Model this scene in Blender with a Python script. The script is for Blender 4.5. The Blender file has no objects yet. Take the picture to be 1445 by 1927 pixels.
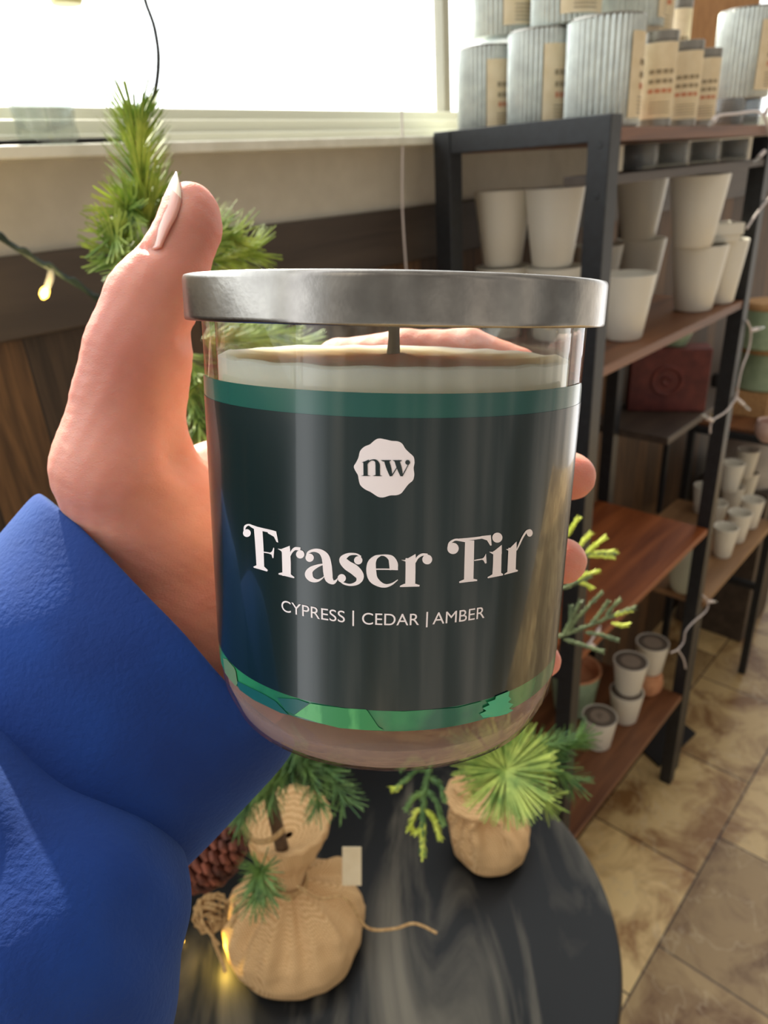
import bpy, math, random
import numpy as np
from mathutils import Vector, Matrix, noise

PI = math.pi
random.seed(7)
rng = np.random.default_rng(5)
sc = bpy.context.scene
col = sc.collection

# ------------------------------------------------------------------ camera
CX, CY, F = 722.5, 963.5, 1334.5
CAMZ = 1.69
def _n(v): return v / np.linalg.norm(v)
_down = _n(np.array([186.7, 2765.7, F]))
_vx = np.array([2113.9 - CX, 222.3 - CY, F]); _vx = _n(_vx - _down * (_vx @ _down))
AX, AZ = _vx, -_down
AY = np.cross(AZ, AX)
M = np.array([AX, AY, AZ])
O = np.array([0, 0, CAMZ])
def ray(u, v): return M @ np.array([u - CX, v - CY, F])
def onz(u, v, z): r = ray(u, v); return Vector(O + r * ((z - CAMZ) / r[2]))
def ony(u, v, y): r = ray(u, v); return Vector(O + r * (y / r[1]))
def at(u, v, d):                                   # point at depth d along the view axis
    return Vector(O + ray(u, v) / F * d * .945)
def xat(u, y, z):                                  # world x seen in column u at depth y, height z
    a = (M.T)[:, 0]; b = M.T @ np.array([0, y, z - CAMZ]); k = (u - CX) / F
    return (k * b[2] - b[0]) / (a[0] - k * a[2])

cam = bpy.data.cameras.new('camera'); co = bpy.data.objects.new('camera', cam); col.objects.link(co)
R = M @ np.diag([1, -1, -1])
mw = Matrix.Identity(4)
for i in range(3):
    for j in range(3): mw[i][j] = R[i][j]
    mw[i][3] = O[i]
co.matrix_world = mw
cam.sensor_fit = 'HORIZONTAL'; cam.sensor_width = 36; cam.lens = 36 * F / 1445
cam.clip_start = 0.01; cam.clip_end = 60
cam.dof.use_dof = True; cam.dof.focus_distance = 0.138; cam.dof.aperture_fstop = 36
sc.camera = co

# ------------------------------------------------------------------ light and exposure
vs = sc.view_settings
vs.view_transform = 'Standard'; vs.look = 'None'; vs.gamma = 1; vs.exposure = 0.22
w = bpy.data.worlds.new('daylight'); sc.world = w; w.use_nodes = True
nt = w.node_tree; nt.nodes.clear()
tc = nt.nodes.new('ShaderNodeTexCoord'); sp = nt.nodes.new('ShaderNodeSeparateXYZ')
rp = nt.nodes.new('ShaderNodeValToRGB'); bg = nt.nodes.new('ShaderNodeBackground'); wo = nt.nodes.new('ShaderNodeOutputWorld')
mr = nt.nodes.new('ShaderNodeMapRange'); mr.inputs[1].default_value = -1; mr.inputs[2].default_value = 1
nt.links.new(tc.outputs['Generated'], sp.inputs[0]); nt.links.new(sp.outputs['Y'], mr.inputs[0])
nt.links.new(mr.outputs[0], rp.inputs[0]); nt.links.new(rp.outputs[0], bg.inputs[0]); nt.links.new(bg.outputs[0], wo.inputs[0])
e = rp.color_ramp.elements
e[0].position = 0.0; e[0].color = (.50, .46, .42, 1)
e[1].position = 1.0; e[1].color = (4.0, 4.1, 4.2, 1)
q = e.new(.42); q.color = (.66, .61, .55, 1)
q = e.new(.56); q.color = (2.3, 2.32, 2.35, 1)
# dim shop behind the photographer as noise; light and dark uprights added for reflections
wm = nt.nodes.new('ShaderNodeMapping'); wm.inputs['Scale'].default_value = (3.4, 3.4, .7)
wn = nt.nodes.new('ShaderNodeTexNoise'); wn.inputs['Scale'].default_value = 1.7; wn.inputs['Detail'].default_value = 3
wr_ = nt.nodes.new('ShaderNodeValToRGB'); we = wr_.color_ramp.elements
we[0].position = .36; we[0].color = (.30, .26, .22, 1); we[1].position = .66; we[1].color = (2.1, 2.0, 1.85, 1)
q = we.new(.47); q.color = (.55, .60, .62, 1)
wx = nt.nodes.new('ShaderNodeMix'); wx.data_type = 'RGBA'; wx.blend_type = 'MULTIPLY'
wf = nt.nodes.new('ShaderNodeMapRange'); wf.inputs[1].default_value = .56; wf.inputs[2].default_value = .44
nt.links.new(tc.outputs['Generated'], wm.inputs[0]); nt.links.new(wm.outputs[0], wn.inputs['Vector']); nt.links.new(wn.outputs['Fac'], wr_.inputs[0])
nt.links.new(mr.outputs[0], wf.inputs[0]); nt.links.new(wf.outputs[0], wx.inputs['Factor'])
nt.links.new(rp.outputs[0], wx.inputs['A']); nt.links.new(wr_.outputs[0], wx.inputs['B']); nt.links.new(wx.outputs['Result'], bg.inputs[0])
bg.inputs[1].default_value = 1.0
sun = bpy.data.lights.new('sun', 'SUN'); sun.energy = 10; sun.angle = math.radians(1.2); sun.color = (1, .90, .74)
so = bpy.data.objects.new('sun', sun); col.objects.link(so)
so.rotation_euler = Vector((-0.24, -0.60, -0.46)).to_track_quat('-Z', 'Y').to_euler()
so.location = (-1, 1.5, 3)

# ------------------------------------------------------------------ materials
def srgb(r, g, b):
    f = lambda c: (c / 12.92 if c <= .04045 else ((c + .055) / 1.055) ** 2.4)
    return (f(r / 255), f(g / 255), f(b / 255), 1)
class MatB:
    def __init__(s, name):
        s.m = bpy.data.materials.new(name); s.m.use_nodes = True
        s.t = s.m.node_tree; s.b = s.t.nodes['Principled BSDF']; s.o = s.t.nodes['Material Output']
    def n(s, ty, **kw):
        x = s.t.nodes.new(ty)
        for k, v in kw.items(): setattr(x, k, v)
        return x
    def l(s, a, b): s.t.links.new(a, b)
    def set(s, **kw):
        for k, v in kw.items(): s.b.inputs[k.replace('_', ' ')].default_value = v
        return s
def mat(name, c, rough=.6, metal=0, **kw):
    m = MatB(name); m.b.inputs['Base Color'].default_value = c; m.b.inputs['Roughness'].default_value = rough
    m.b.inputs['Metallic'].default_value = metal
    for k, v in kw.items(): m.b.inputs[k].default_value = v
    return m.m
def nmat(name, c1, c2, scale=8, rough=.6, metal=0, stretch=(1, 1, 1), detail=5, lo=.35, hi=.65, bump=0, bscale=None, distort=0, coords='Object', rot=0, **kw):
    """two-tone noise material with optional bump"""
    m = MatB(name); tcn = m.n('ShaderNodeTexCoord'); mp = m.n('ShaderNodeMapping'); mp.inputs['Scale'].default_value = stretch; mp.vector_type = 'TEXTURE' if rot else 'POINT'
    if rot: mp.inputs['Rotation'].default_value = (0, 0, rot); mp.inputs['Scale'].default_value = tuple(1 / q_ for q_ in stretch)
    no = m.n('ShaderNodeTexNoise'); no.inputs['Scale'].default_value = scale; no.inputs['Detail'].default_value = detail
    no.inputs['Distortion'].default_value = distort
    r = m.n('ShaderNodeValToRGB'); r.color_ramp.elements[0].position = lo; r.color_ramp.elements[1].position = hi
    r.color_ramp.elements[0].color = c1; r.color_ramp.elements[1].color = c2
    m.l(tcn.outputs[coords], mp.inputs[0]); m.l(mp.outputs[0], no.inputs['Vector']); m.l(no.outputs['Fac'], r.inputs[0])
    m.l(r.outputs[0], m.b.inputs['Base Color'])
    m.b.inputs['Roughness'].default_value = rough; m.b.inputs['Metallic'].default_value = metal
    if bump:
        n2 = m.n('ShaderNodeTexNoise'); n2.inputs['Scale'].default_value = bscale or scale * 4; n2.inputs['Detail'].default_value = 4
        bp = m.n('ShaderNodeBump'); bp.inputs['Strength'].default_value = bump; bp.inputs['Distance'].default_value = .001
        m.l(mp.outputs[0], n2.inputs['Vector']); m.l(n2.outputs['Fac'], bp.inputs['Height']); m.l(bp.outputs[0], m.b.inputs['Normal'])
    for k, v in kw.items(): m.b.inputs[k].default_value = v
    return m.m

def floor_mat():
    m = MatB('slate_tiles'); t = m.n('ShaderNodeTexCoord'); mp = m.n('ShaderNodeMapping')
    mp.inputs['Location'].default_value = (-1.156 + .392 * 10, -.316 + .29 * 10, 0)
    br = m.n('ShaderNodeTexBrick'); br.offset = .38; br.inputs['Scale'].default_value = 1
    br.inputs['Brick Width'].default_value = .392; br.inputs['Row Height'].default_value = .29
    br.inputs['Mortar Size'].default_value = .0028; br.inputs['Mortar Smooth'].default_value = .3
    br.inputs['Color1'].default_value = srgb(232, 202, 144); br.inputs['Color2'].default_value = srgb(118, 90, 58)
    br.inputs['Mortar'].default_value = srgb(84, 66, 46); br.inputs['Bias'].default_value = -.15
    n1 = m.n('ShaderNodeTexNoise'); n1.inputs['Scale'].default_value = 7; n1.inputs['Detail'].default_value = 9; n1.inputs['Roughness'].default_value = .62; n1.inputs['Distortion'].default_value = .6
    r1 = m.n('ShaderNodeValToRGB'); r1.color_ramp.elements[0].position = .38; r1.color_ramp.elements[0].color = srgb(150, 112, 72)
    r1.color_ramp.elements[1].position = .58; r1.color_ramp.elements[1].color = (1, 1, 1, 1)
    mx = m.n('ShaderNodeMix', data_type='RGBA', blend_type='MULTIPLY'); mx.inputs['Factor'].default_value = .85
    m.l(t.outputs['Object'], mp.inputs[0]); m.l(mp.outputs[0], br.inputs['Vector']); m.l(t.outputs['Object'], n1.inputs['Vector'])
    m.l(n1.outputs['Fac'], r1.inputs[0]); m.l(br.outputs['Color'], mx.inputs['A']); m.l(r1.outputs[0], mx.inputs['B'])
    vo = m.n('ShaderNodeTexNoise'); vo.inputs['Scale'].default_value = 3.5; vo.inputs['Detail'].default_value = 3; vo.inputs['Distortion'].default_value = 2.5
    r2 = m.n('ShaderNodeValToRGB'); r2.color_ramp.elements[0].position = .485; r2.color_ramp.elements[0].color = (0, 0, 0, 1)
    r2.color_ramp.elements[1].position = .5; r2.color_ramp.elements[1].color = (1, 1, 1, 1); x = r2.color_ramp.elements.new(.515); x.color = (0, 0, 0, 1)
    mx2 = m.n('ShaderNodeMix', data_type='RGBA'); mx2.inputs['B'].default_value = srgb(205, 185, 150)
    ms = m.n('ShaderNodeMath', operation='MULTIPLY'); ms.inputs[1].default_value = .35
    m.l(t.outputs['Object'], vo.inputs['Vector']); m.l(vo.outputs['Fac'], r2.inputs[0]); m.l(r2.outputs[0], ms.inputs[0]); m.l(ms.outputs[0], mx2.inputs['Factor'])
    m.l(mx.outputs['Result'], mx2.inputs['A']); m.l(mx2.outputs['Result'], m.b.inputs['Base Color'])
    bp = m.n('ShaderNodeBump'); bp.inputs['Strength'].default_value = .5; bp.inputs['Distance'].default_value = .004
    m.l(n1.outputs['Fac'], bp.inputs['Height']); m.l(bp.outputs[0], m.b.inputs['Normal'])
    m.b.inputs['Roughness'].default_value = .42
    return m.m
def wood(name, c1, c2, axis=0, scale=10, rough=.5, bump=.15):
    s = [9, 9, 9]; s[axis] = 1
    return nmat(name, c1, c2, scale=scale * .3, stretch=tuple(s), detail=7, lo=.3, hi=.7, rough=rough, distort=.6, bump=bump, bscale=scale)
def plank_mat():
    m = MatB('dark_planks'); t = m.n('ShaderNodeTexCoord'); mp = m.n('ShaderNodeMapping'); mp.inputs['Rotation'].default_value = (PI / 2, 0, PI / 2)
    sx = m.n('ShaderNodeSeparateXYZ'); cb = m.n('ShaderNodeCombineXYZ')
    m.l(t.outputs['Object'], sx.inputs[0]); m.l(sx.outputs['Z'], cb.inputs['X']); m.l(sx.outputs['X'], cb.inputs['Y'])
    br = m.n('ShaderNodeTexBrick'); br.inputs['Scale'].default_value = 1; br.inputs['Brick Width'].default_value = 9; br.inputs['Row Height'].default_value = .078
    br.inputs['Mortar Size'].default_value = .0012; br.inputs['Color1'].default_value = srgb(120, 86, 52); br.inputs['Color2'].default_value = srgb(66, 52, 40); br.inputs['Mortar'].default_value = srgb(24, 18, 14)
    m.l(cb.outputs[0], br.inputs['Vector'])
    mp2 = m.n('ShaderNodeMapping'); mp2.inputs['Scale'].default_value = (14, 1, 1.0)
    no = m.n('ShaderNodeTexNoise'); no.inputs['Scale'].default_value = 9; no.inputs['Detail'].default_value = 7; no.inputs['Distortion'].default_value = .5
    r = m.n('ShaderNodeValToRGB'); r.color_ramp.elements[0].position = .35; r.color_ramp.elements[0].color = (.42, .40, .38, 1); r.color_ramp.elements[1].position = .65; r.color_ramp.elements[1].color = (1, 1, 1, 1)
    mx = m.n('ShaderNodeMix', data_type='RGBA', blend_type='MULTIPLY'); mx.inputs['Factor'].default_value = 1
    m.l(t.outputs['Object'], mp2.inputs[0]); m.l(mp2.outputs[0], no.inputs['Vector']); m.l(no.outputs['Fac'], r.inputs[0])
    m.l(br.outputs['Color'], mx.inputs['A']); m.l(r.outputs[0], mx.inputs['B']); m.l(mx.outputs['Result'], m.b.inputs['Base Color'])
    m.b.inputs['Roughness'].default_value = .6
    return m.m
def clear_glass(name, tint=(.97, .98, .97, 1), rough=.02, ior=1.45, extra=0.0, dcol=(.8, .78, .74, 1)):
    """thin clear glass: transparent with a fresnel reflection"""
    m = MatB(name); m.t.nodes.remove(m.b)
    tr = m.n('ShaderNodeBsdfTransparent'); tr.inputs[0].default_value = tint
    gl = m.n('ShaderNodeBsdfGlossy'); gl.inputs['Roughness'].default_value = rough
    lw = m.n('ShaderNodeLayerWeight'); lw.inputs['Blend'].default_value = .5
    pw = m.n('ShaderNodeMath', operation='POWER'); pw.inputs[1].default_value = 4.5
    r0 = ((ior - 1) / (ior + 1)) ** 2
    fr = m.n('ShaderNodeMath', operation='MULTIPLY_ADD'); fr.inputs[1].default_value = .75; fr.inputs[2].default_value = r0
    m.l(lw.outputs['Facing'], pw.inputs[0]); m.l(pw.outputs[0], fr.inputs[0])
    mx = m.n('ShaderNodeMixShader'); m.l(fr.outputs[0], mx.inputs[0]); m.l(tr.outputs[0], mx.inputs[1]); m.l(gl.outputs[0], mx.inputs[2])
    if extra:
        df = m.n('ShaderNodeBsdfDiffuse'); df.inputs[0].default_value = dcol
        m2 = m.n('ShaderNodeMixShader'); m2.inputs[0].default_value = extra
        m.l(mx.outputs[0], m2.inputs[1]); m.l(df.outputs[0], m2.inputs[2]); m.l(m2.outputs[0], m.o.inputs[0])
    else: m.l(mx.outputs[0], m.o.inputs[0])
    return m.m
def emit(name, c, s):
    m = MatB(name); m.b.inputs['Emission Color'].default_value = c; m.b.inputs['Emission Strength'].default_value = s; m.b.inputs['Base Color'].default_value = c
    return m.m

K = {}
K['floor'] = floor_mat()
K['wall'] = nmat('painted_wall', srgb(196, 190, 176), srgb(204, 198, 184), scale=30, rough=.8)
K['winframe'] = mat('white_vinyl', srgb(232, 232, 214), .45)
K['sill'] = nmat('white_sill', srgb(222, 220, 204), srgb(236, 234, 220), scale=40, rough=.4)
K['rail'] = wood('dark_rail_wood', srgb(58, 48, 42), srgb(84, 72, 62), axis=0)
K['planks'] = plank_mat()
K['metal'] = nmat('black_powder_coat', srgb(25, 27, 31), srgb(34, 37, 42), scale=90, rough=.42, bump=.1)
K['board'] = wood('brown_board', srgb(92, 56, 36), srgb(140, 92, 60), axis=0, rough=.45)
K['litboard'] = wood('lit_red_brown_board', srgb(110, 54, 26), srgb(172, 98, 52), axis=0, rough=.42)  # brighter board colour: light from the window is put into the wood tone
K['ceramic'] = mat('white_ceramic', srgb(226, 222, 210), .35)
K['galv'] = nmat('galvanised_steel', srgb(196, 202, 198), srgb(214, 220, 214), scale=60, rough=.42, metal=.35)
K['paper'] = nmat('cream_paper', srgb(226, 208, 172), srgb(236, 220, 188), scale=50, rough=.8)
K['ink'] = mat('grey_ink', srgb(158, 142, 114), .8)
K['redink'] = mat('red_ink', srgb(208, 138, 104), .8)
K['silver'] = mat('silver_cap', srgb(150, 146, 138), .35, .8)
K['table'] = None
K['burlap'] = None
K['twine'] = nmat('jute_twine', srgb(170, 132, 86), srgb(206, 170, 118), scale=300, rough=.9)
K['bark'] = nmat('bark', srgb(76, 56, 40), srgb(104, 80, 58), scale=120, rough=.9)
K['needle'] = nmat('fir_needles', srgb(98, 132, 50), srgb(188, 204, 98), scale=60, rough=.55, **{'Subsurface Weight': .0})
K['needle2'] = nmat('dark_needles', srgb(60, 100, 58), srgb(124, 158, 84), scale=60, rough=.6)
K['tipneedle'] = nmat('lime_needles', srgb(190, 204, 70), srgb(222, 230, 110), scale=80, rough=.6)
K['sage'] = nmat('sage_foliage', srgb(84, 100, 72), srgb(120, 132, 90), scale=80, rough=.7)
K['wax'] = mat('soy_wax', srgb(244, 222, 190), .5, **{'Subsurface Weight': 1.0, 'Subsurface Scale': .03, 'Subsurface Radius': (1, .9, .75)})
K['wick'] = mat('cotton_wick', srgb(176, 156, 126), .9)
K['lid'] = nmat('brushed_lid', srgb(140, 137, 133), srgb(158, 155, 150), scale=160, rough=.24, metal=1.0, bump=.03, bscale=700)
K['glass'] = clear_glass('clear_glass')
K['glassbase'] = clear_glass('thick_glass', tint=(.93, .88, .86, 1), extra=.30, dcol=(.72, .52, .47, 1))
K['labelgreen'] = nmat('label_green', srgb(22, 92, 70), srgb(44, 130, 82), scale=45, rough=.25, lo=.45, hi=.6, **{'Coat Weight': .45, 'Coat Roughness': .08})
K['labeltop'] = nmat('label_teal', srgb(18, 76, 72), srgb(24, 88, 72), scale=30, rough=.25, **{'Coat Weight': .45, 'Coat Roughness': .08})
K['labeldark'] = mat('label_dark', srgb(8, 31, 33), .25, **{'Coat Weight': .45, 'Coat Roughness': .06})
K['print'] = mat('white_print', srgb(240, 230, 232), .4)
K['mount'] = nmat('mountain_print', srgb(52, 134, 82), srgb(86, 166, 104), scale=120, rough=.3, stretch=(1, 1, .3), lo=.47, hi=.53)
K['tealtree'] = mat('teal_print', srgb(70, 176, 134), .3)
K['deepprint'] = mat('deep_print', srgb(20, 84, 84), .3)
K['olive'] = mat('grey_green_print', srgb(96, 124, 92), .3)
def skin_mat():
    m = MatB('skin'); t = m.n('ShaderNodeTexCoord'); no = m.n('ShaderNodeTexNoise'); no.inputs['Scale'].default_value = 45; no.inputs['Detail'].default_value = 5
    r = m.n('ShaderNodeValToRGB'); r.color_ramp.elements[0].position = .3; r.color_ramp.elements[1].position = .7
    r.color_ramp.elements[0].color = srgb(194, 124, 108); r.color_ramp.elements[1].color = srgb(214, 150, 132)
    m.l(t.outputs['Object'], no.inputs['Vector']); m.l(no.outputs['Fac'], r.inputs[0]); m.l(r.outputs[0], m.b.inputs['Base Color'])
    m.set(Roughness=.58, Subsurface_Weight=1.0, Subsurface_Scale=.006); m.b.inputs['Subsurface Radius'].default_value = (1, .32, .18)
    mp = m.n('ShaderNodeMapping'); mp.inputs['Scale'].default_value = (1, 1, 2.2); mp.inputs['Rotation'].default_value = (.3, .5, 0)
    n2 = m.n('ShaderNodeTexNoise'); n2.inputs['Scale'].default_value = 260; n2.inputs['Detail'].default_value = 5
    vo = m.n('ShaderNodeTexVoronoi', feature='DISTANCE_TO_EDGE'); vo.inputs['Scale'].default_value = 900
    ad = m.n('ShaderNodeMath', operation='MULTIPLY_ADD'); ad.inputs[1].default_value = .5
    bp = m.n('ShaderNodeBump'); bp.inputs['Strength'].default_value = .4; bp.inputs['Distance'].default_value = .0007
    m.l(t.outputs['Object'], mp.inputs[0]); m.l(mp.outputs[0], n2.inputs['Vector']); m.l(mp.outputs[0], vo.inputs['Vector'])
    m.l(vo.outputs['Distance'], ad.inputs[0]); m.l(n2.outputs['Fac'], ad.inputs[2]); m.l(ad.outputs[0], bp.inputs['Height']); m.l(bp.outputs[0], m.b.inputs['Normal'])
    return m.m
K['skin'] = skin_mat()
K['nail'] = mat('nail', srgb(206, 146, 130), .22, **{'Subsurface Weight': .5, 'Subsurface Scale': .003})
K['nailtip'] = mat('nail_edge', srgb(226, 206, 182), .25)
def fleece_mat():
    m = MatB('blue_fleece'); t = m.n('ShaderNodeTexCoord'); no = m.n('ShaderNodeTexNoise'); no.inputs['Scale'].default_value = 30; no.inputs['Detail'].default_value = 3
    r = m.n('ShaderNodeValToRGB'); r.color_ramp.elements[0].color = srgb(6, 44, 112); r.color_ramp.elements[1].color = srgb(11, 56, 132)
    r.color_ramp.elements[0].position = .35; r.color_ramp.elements[1].position = .65
    m.l(t.outputs['Object'], no.inputs['Vector']); m.l(no.outputs['Fac'], r.inputs[0]); m.l(r.outputs[0], m.b.inputs['Base Color'])
    m.set(Roughness=.95, Sheen_Weight=.25, Sheen_Roughness=.5); m.b.inputs['Sheen Tint'].default_value = srgb(110, 160, 230)
    n2 = m.n('ShaderNodeTexNoise'); n2.inputs['Scale'].default_value = 700; n2.inputs['Detail'].default_value = 3
    n3 = m.n('ShaderNodeTexNoise'); n3.inputs['Scale'].default_value = 60; n3.inputs['Detail'].default_value = 3
    ad = m.n('ShaderNodeMath', operation='MULTIPLY_ADD'); ad.inputs[1].default_value = .7
    bp = m.n('ShaderNodeBump'); bp.inputs['Strength'].default_value = .45; bp.inputs['Distance'].default_value = .0006
    for x in (n2, n3): m.l(t.outputs['Object'], x.inputs['Vector'])
    m.l(n3.outputs['Fac'], ad.inputs[0]); m.l(n2.outputs['Fac'], ad.inputs[2]); m.l(ad.outputs[0], bp.inputs['Height']); m.l(bp.outputs[0], m.b.inputs['Normal'])
    return m.m
K['fleece'] = fleece_mat()
def burlap_mat():
    m = MatB('burlap'); t = m.n('ShaderNodeTexCoord')
    w1 = m.n('ShaderNodeTexWave', bands_direction='Z'); w2 = m.n('ShaderNodeTexWave', bands_direction='X')
    for x in (w1, w2): x.inputs['Scale'].default_value = 170; x.inputs['Distortion'].default_value = 1.5; x.inputs['Detail'].default_value = 1; m.l(t.outputs['Object'], x.inputs['Vector'])
    mx = m.n('ShaderNodeMath', operation='MULTIPLY'); m.l(w1.outputs['Fac'], mx.inputs[0]); m.l(w2.outputs['Fac'], mx.inputs[1])
    r = m.n('ShaderNodeValToRGB'); r.color_ramp.elements[0].color = srgb(204, 160, 110); r.color_ramp.elements[1].color = srgb(240, 204, 152); r.color_ramp.elements[1].position = .5
    m.l(mx.outputs[0], r.inputs[0]); m.l(r.outputs[0], m.b.inputs['Base Color'])
    bp = m.n('ShaderNodeBump'); bp.inputs['Strength'].default_value = .5; bp.inputs['Distance'].default_value = .001
    m.l(mx.outputs[0], bp.inputs['Height']); m.l(bp.outputs[0], m.b.inputs['Normal']); m.b.inputs['Roughness'].default_value = .95
    return m.m
K['burlap'] = burlap_mat()
K['table'] = nmat('painted_sheen_dust_top', srgb(20, 23, 26), srgb(132, 126, 112), scale=6.0, stretch=(.55, 1.9, 1), rot=.77, detail=7, lo=.50, hi=.74, rough=.45, distort=1.0, **{'Specular IOR Level': .3})  # grey streaks put blurred reflections, along with dust, into the colour
K['cone'] = nmat('pinecone_scales', srgb(64, 30, 22), srgb(136, 74, 54), scale=90, rough=.7)
K['cord'] = mat('green_cord', srgb(30, 48, 44), .6)
K['clearplastic'] = clear_glass('clear_plastic', tint=(.85, .88, .9, 1), extra=.25)
K['warmbulb'] = emit('warm_bulb', (1, .60, .10, 1), 5)
K['wire'] = mat('black_wire', srgb(26, 22, 22), .4, .5)
K['whitewire'] = mat('white_wire', srgb(214, 204, 202), .5)
K['maroon'] = nmat('maroon_paint', srgb(86, 34, 32), srgb(112, 50, 44), scale=30, rough=.55)
K['sagepot'] = nmat('sage_glaze', srgb(136, 158, 130), srgb(156, 176, 146), scale=30, rough=.4)
K['palecup'] = mat('pale_glaze', srgb(208, 210, 186), .25)
K['cork'] = nmat('cork', srgb(170, 128, 84), srgb(200, 160, 112), scale=120, rough=.85)
K['stonelid'] = mat('taupe_lid', srgb(104, 94, 84), .6)
K['stonecore'] = mat('taupe_disc', srgb(150, 136, 122), .6)
K['terra'] = nmat('terracotta', srgb(186, 128, 92), srgb(206, 150, 112), scale=50, rough=.8)
K['pink'] = nmat('blush_glaze', srgb(196, 166, 156), srgb(214, 186, 176), scale=30, rough=.4)
K['grey'] = nmat('grey_glaze', srgb(164, 156, 146), srgb(190, 184, 174), scale=14, rough=.5)
K['board2'] = wood('pale_edge_board', srgb(126, 92, 62), srgb(168, 130, 92), axis=0, rough=.5)
K['dark'] = mat('near_black', srgb(22, 20, 22), .6)
K['amber'] = nmat('cardboard', srgb(168, 122, 76), srgb(182, 136, 88), scale=30, rough=.8)
K['darkglass'] = clear_glass('smoky_glass', tint=(.55, .57, .58, 1), extra=.12)
K['yellow'] = mat('pale_yellow', srgb(240, 232, 170), .5)
K['jarglass'] = clear_glass('window_jar_glass', tint=(.86, .89, .88, 1), ior=1.9, extra=.07)

# ------------------------------------------------------------------ mesh helpers
class MB:
    def __init__(s): s.v = []; s.f = []; s.mi = []
    def add(s, vs, fs, mi=0):
        o = len(s.v); s.v += [tuple(v) for v in vs]; s.f += [tuple(i + o for i in f) for f in fs]; s.mi += [mi] * len(fs); return s
    def box(s, x0, x1, y0, y1, z0, z1, mi=0):
        vs = [(x, y, z) for x in (x0, x1) for y in (y0, y1) for z in (z0, z1)]
        return s.add(vs, [(0, 1, 3, 2), (4, 6, 7, 5), (0, 4, 5, 1), (2, 3, 7, 6), (0, 2, 6, 4), (1, 5, 7, 3)], mi)
    def lathe(s, prof, n=48, c=(0, 0, 0), mod=None, closed=False, mi=0):
        vs = []
        for (r, z) in prof:
            for k in range(n):
                a = 2 * PI * k / n; rr = mod(a, r, z) if mod else r
                vs.append((c[0] + rr * math.cos(a), c[1] + rr * math.sin(a), c[2] + z))
        fs = []; m = len(prof)
        for i in range(m if closed else m - 1):
            j = (i + 1) % m
            for k in range(n): fs.append((i * n + k, i * n + (k + 1) % n, j * n + (k + 1) % n, j * n + k))
        return s.add(vs, fs, mi)
    def tube(s, pts, r, n=8, mi=0, cap=True):
        pts = [Vector(p) for p in pts]; rs = r if isinstance(r, (list, tuple)) else [r] * len(pts)
        up = Vector((0.13, 0.31, .94)); vs = []
        for i, p in enumerate(pts):
            t = (pts[min(i + 1, len(pts) - 1)] - pts[max(i - 1, 0)]).normalized()
            a = t.cross(up)
            if a.length < 1e-4: a = t.cross(Vector((1, 0, 0)))
            a.normalize(); b = t.cross(a)
            for k in range(n):
                an = 2 * PI * k / n; vs.append(p + (a * math.cos(an) + b * math.sin(an)) * rs[i])
        fs = [(i * n + k, i * n + (k + 1) % n, (i + 1) * n + (k + 1) % n, (i + 1) * n + k) for i in range(len(pts) - 1) for k in range(n)]
        if cap: fs += [tuple(range(n - 1, -1, -1)), tuple((len(pts) - 1) * n + k for k in range(n))]
        return s.add(vs, fs, mi)
    def build(s, name, m, parent=None, smooth=True, bevel=0, angle=40, loc=None):
        me = bpy.data.meshes.new(name); me.from_pydata(s.v, [], s.f); me.validate()
        for x in (m if isinstance(m, (list, tuple)) else [m]): me.materials.append(x)
        if len(me.polygons) == len(s.mi): me.polygons.foreach_set('material_index', s.mi)
        me.update()
        import bmesh
        bm = bmesh.new(); bm.from_mesh(me); bmesh.ops.recalc_face_normals(bm, faces=bm.faces); bm.to_mesh(me); bm.free()
        if smooth:
            me.polygons.foreach_set('use_smooth', [True] * len(me.polygons))
            try: me.set_sharp_from_angle(angle=math.radians(angle))
            except Exception: pass
        o = bpy.data.objects.new(name, me); col.objects.link(o)
        if parent: o.parent = parent
        if loc is not None: o.location = loc
        if bevel:
            b = o.modifiers.new('bevel', 'BEVEL'); b.width = bevel; b.segments = 2; b.limit_method = 'ANGLE'
        return o
def tag(o, label, cat, group=None, kind=None):
    if label: o['label'] = label
    if cat: o['category'] = cat
    if group: o['group'] = group
    if kind: o['kind'] = kind
    return o
def thing(name, label, cat, loc=(0, 0, 0), rz=0, group=None):
    o = bpy.data.objects.new(name, None); col.objects.link(o); o.location = loc; o.rotation_euler = (0, 0, rz); o.empty_display_size = .02
    return tag(o, label, cat, group)
def struct(o): o['kind'] = 'structure'; return o
def dup(root, loc=None, label=None, group=None, rz=None, scale=None):
    r = root.copy(); col.objects.link(r)
    if loc is not None: r.location = loc
    if rz is not None: r.rotation_euler = (0, 0, rz)
    if scale is not None: r.scale = scale if not isinstance(scale, (int, float)) else (scale,) * 3
    if label: r['label'] = label
    if group: r['group'] = group
    for ch in list(root.children):
        c = ch.copy(); col.objects.link(c); c.parent = r
        for g in list(ch.children):
            d = g.copy(); col.objects.link(d); d.parent = c
    return r
def catmull(P, n=8, closed=False):
    P = [Vector(p) for p in P]; out = []; N = len(P)
    rngi = range(N if closed else N - 1)
    for i in rngi:
        g = (lambda j: P[j % N]) if closed else (lambda j: P[max(0, min(N - 1, j))])
        p0, p1, p2, p3 = g(i - 1), g(i), g(i + 1), g(i + 2)
        for k in range(n):
            t = k / n
            out.append(.5 * ((2 * p1) + (p2 - p0) * t + (2 * p0 - 5 * p1 + 4 * p2 - p3) * t * t + (3 * p1 - p0 - 3 * p2 + p3) * t ** 3))
    if not closed: out.append(P[-1])
    return out

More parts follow.
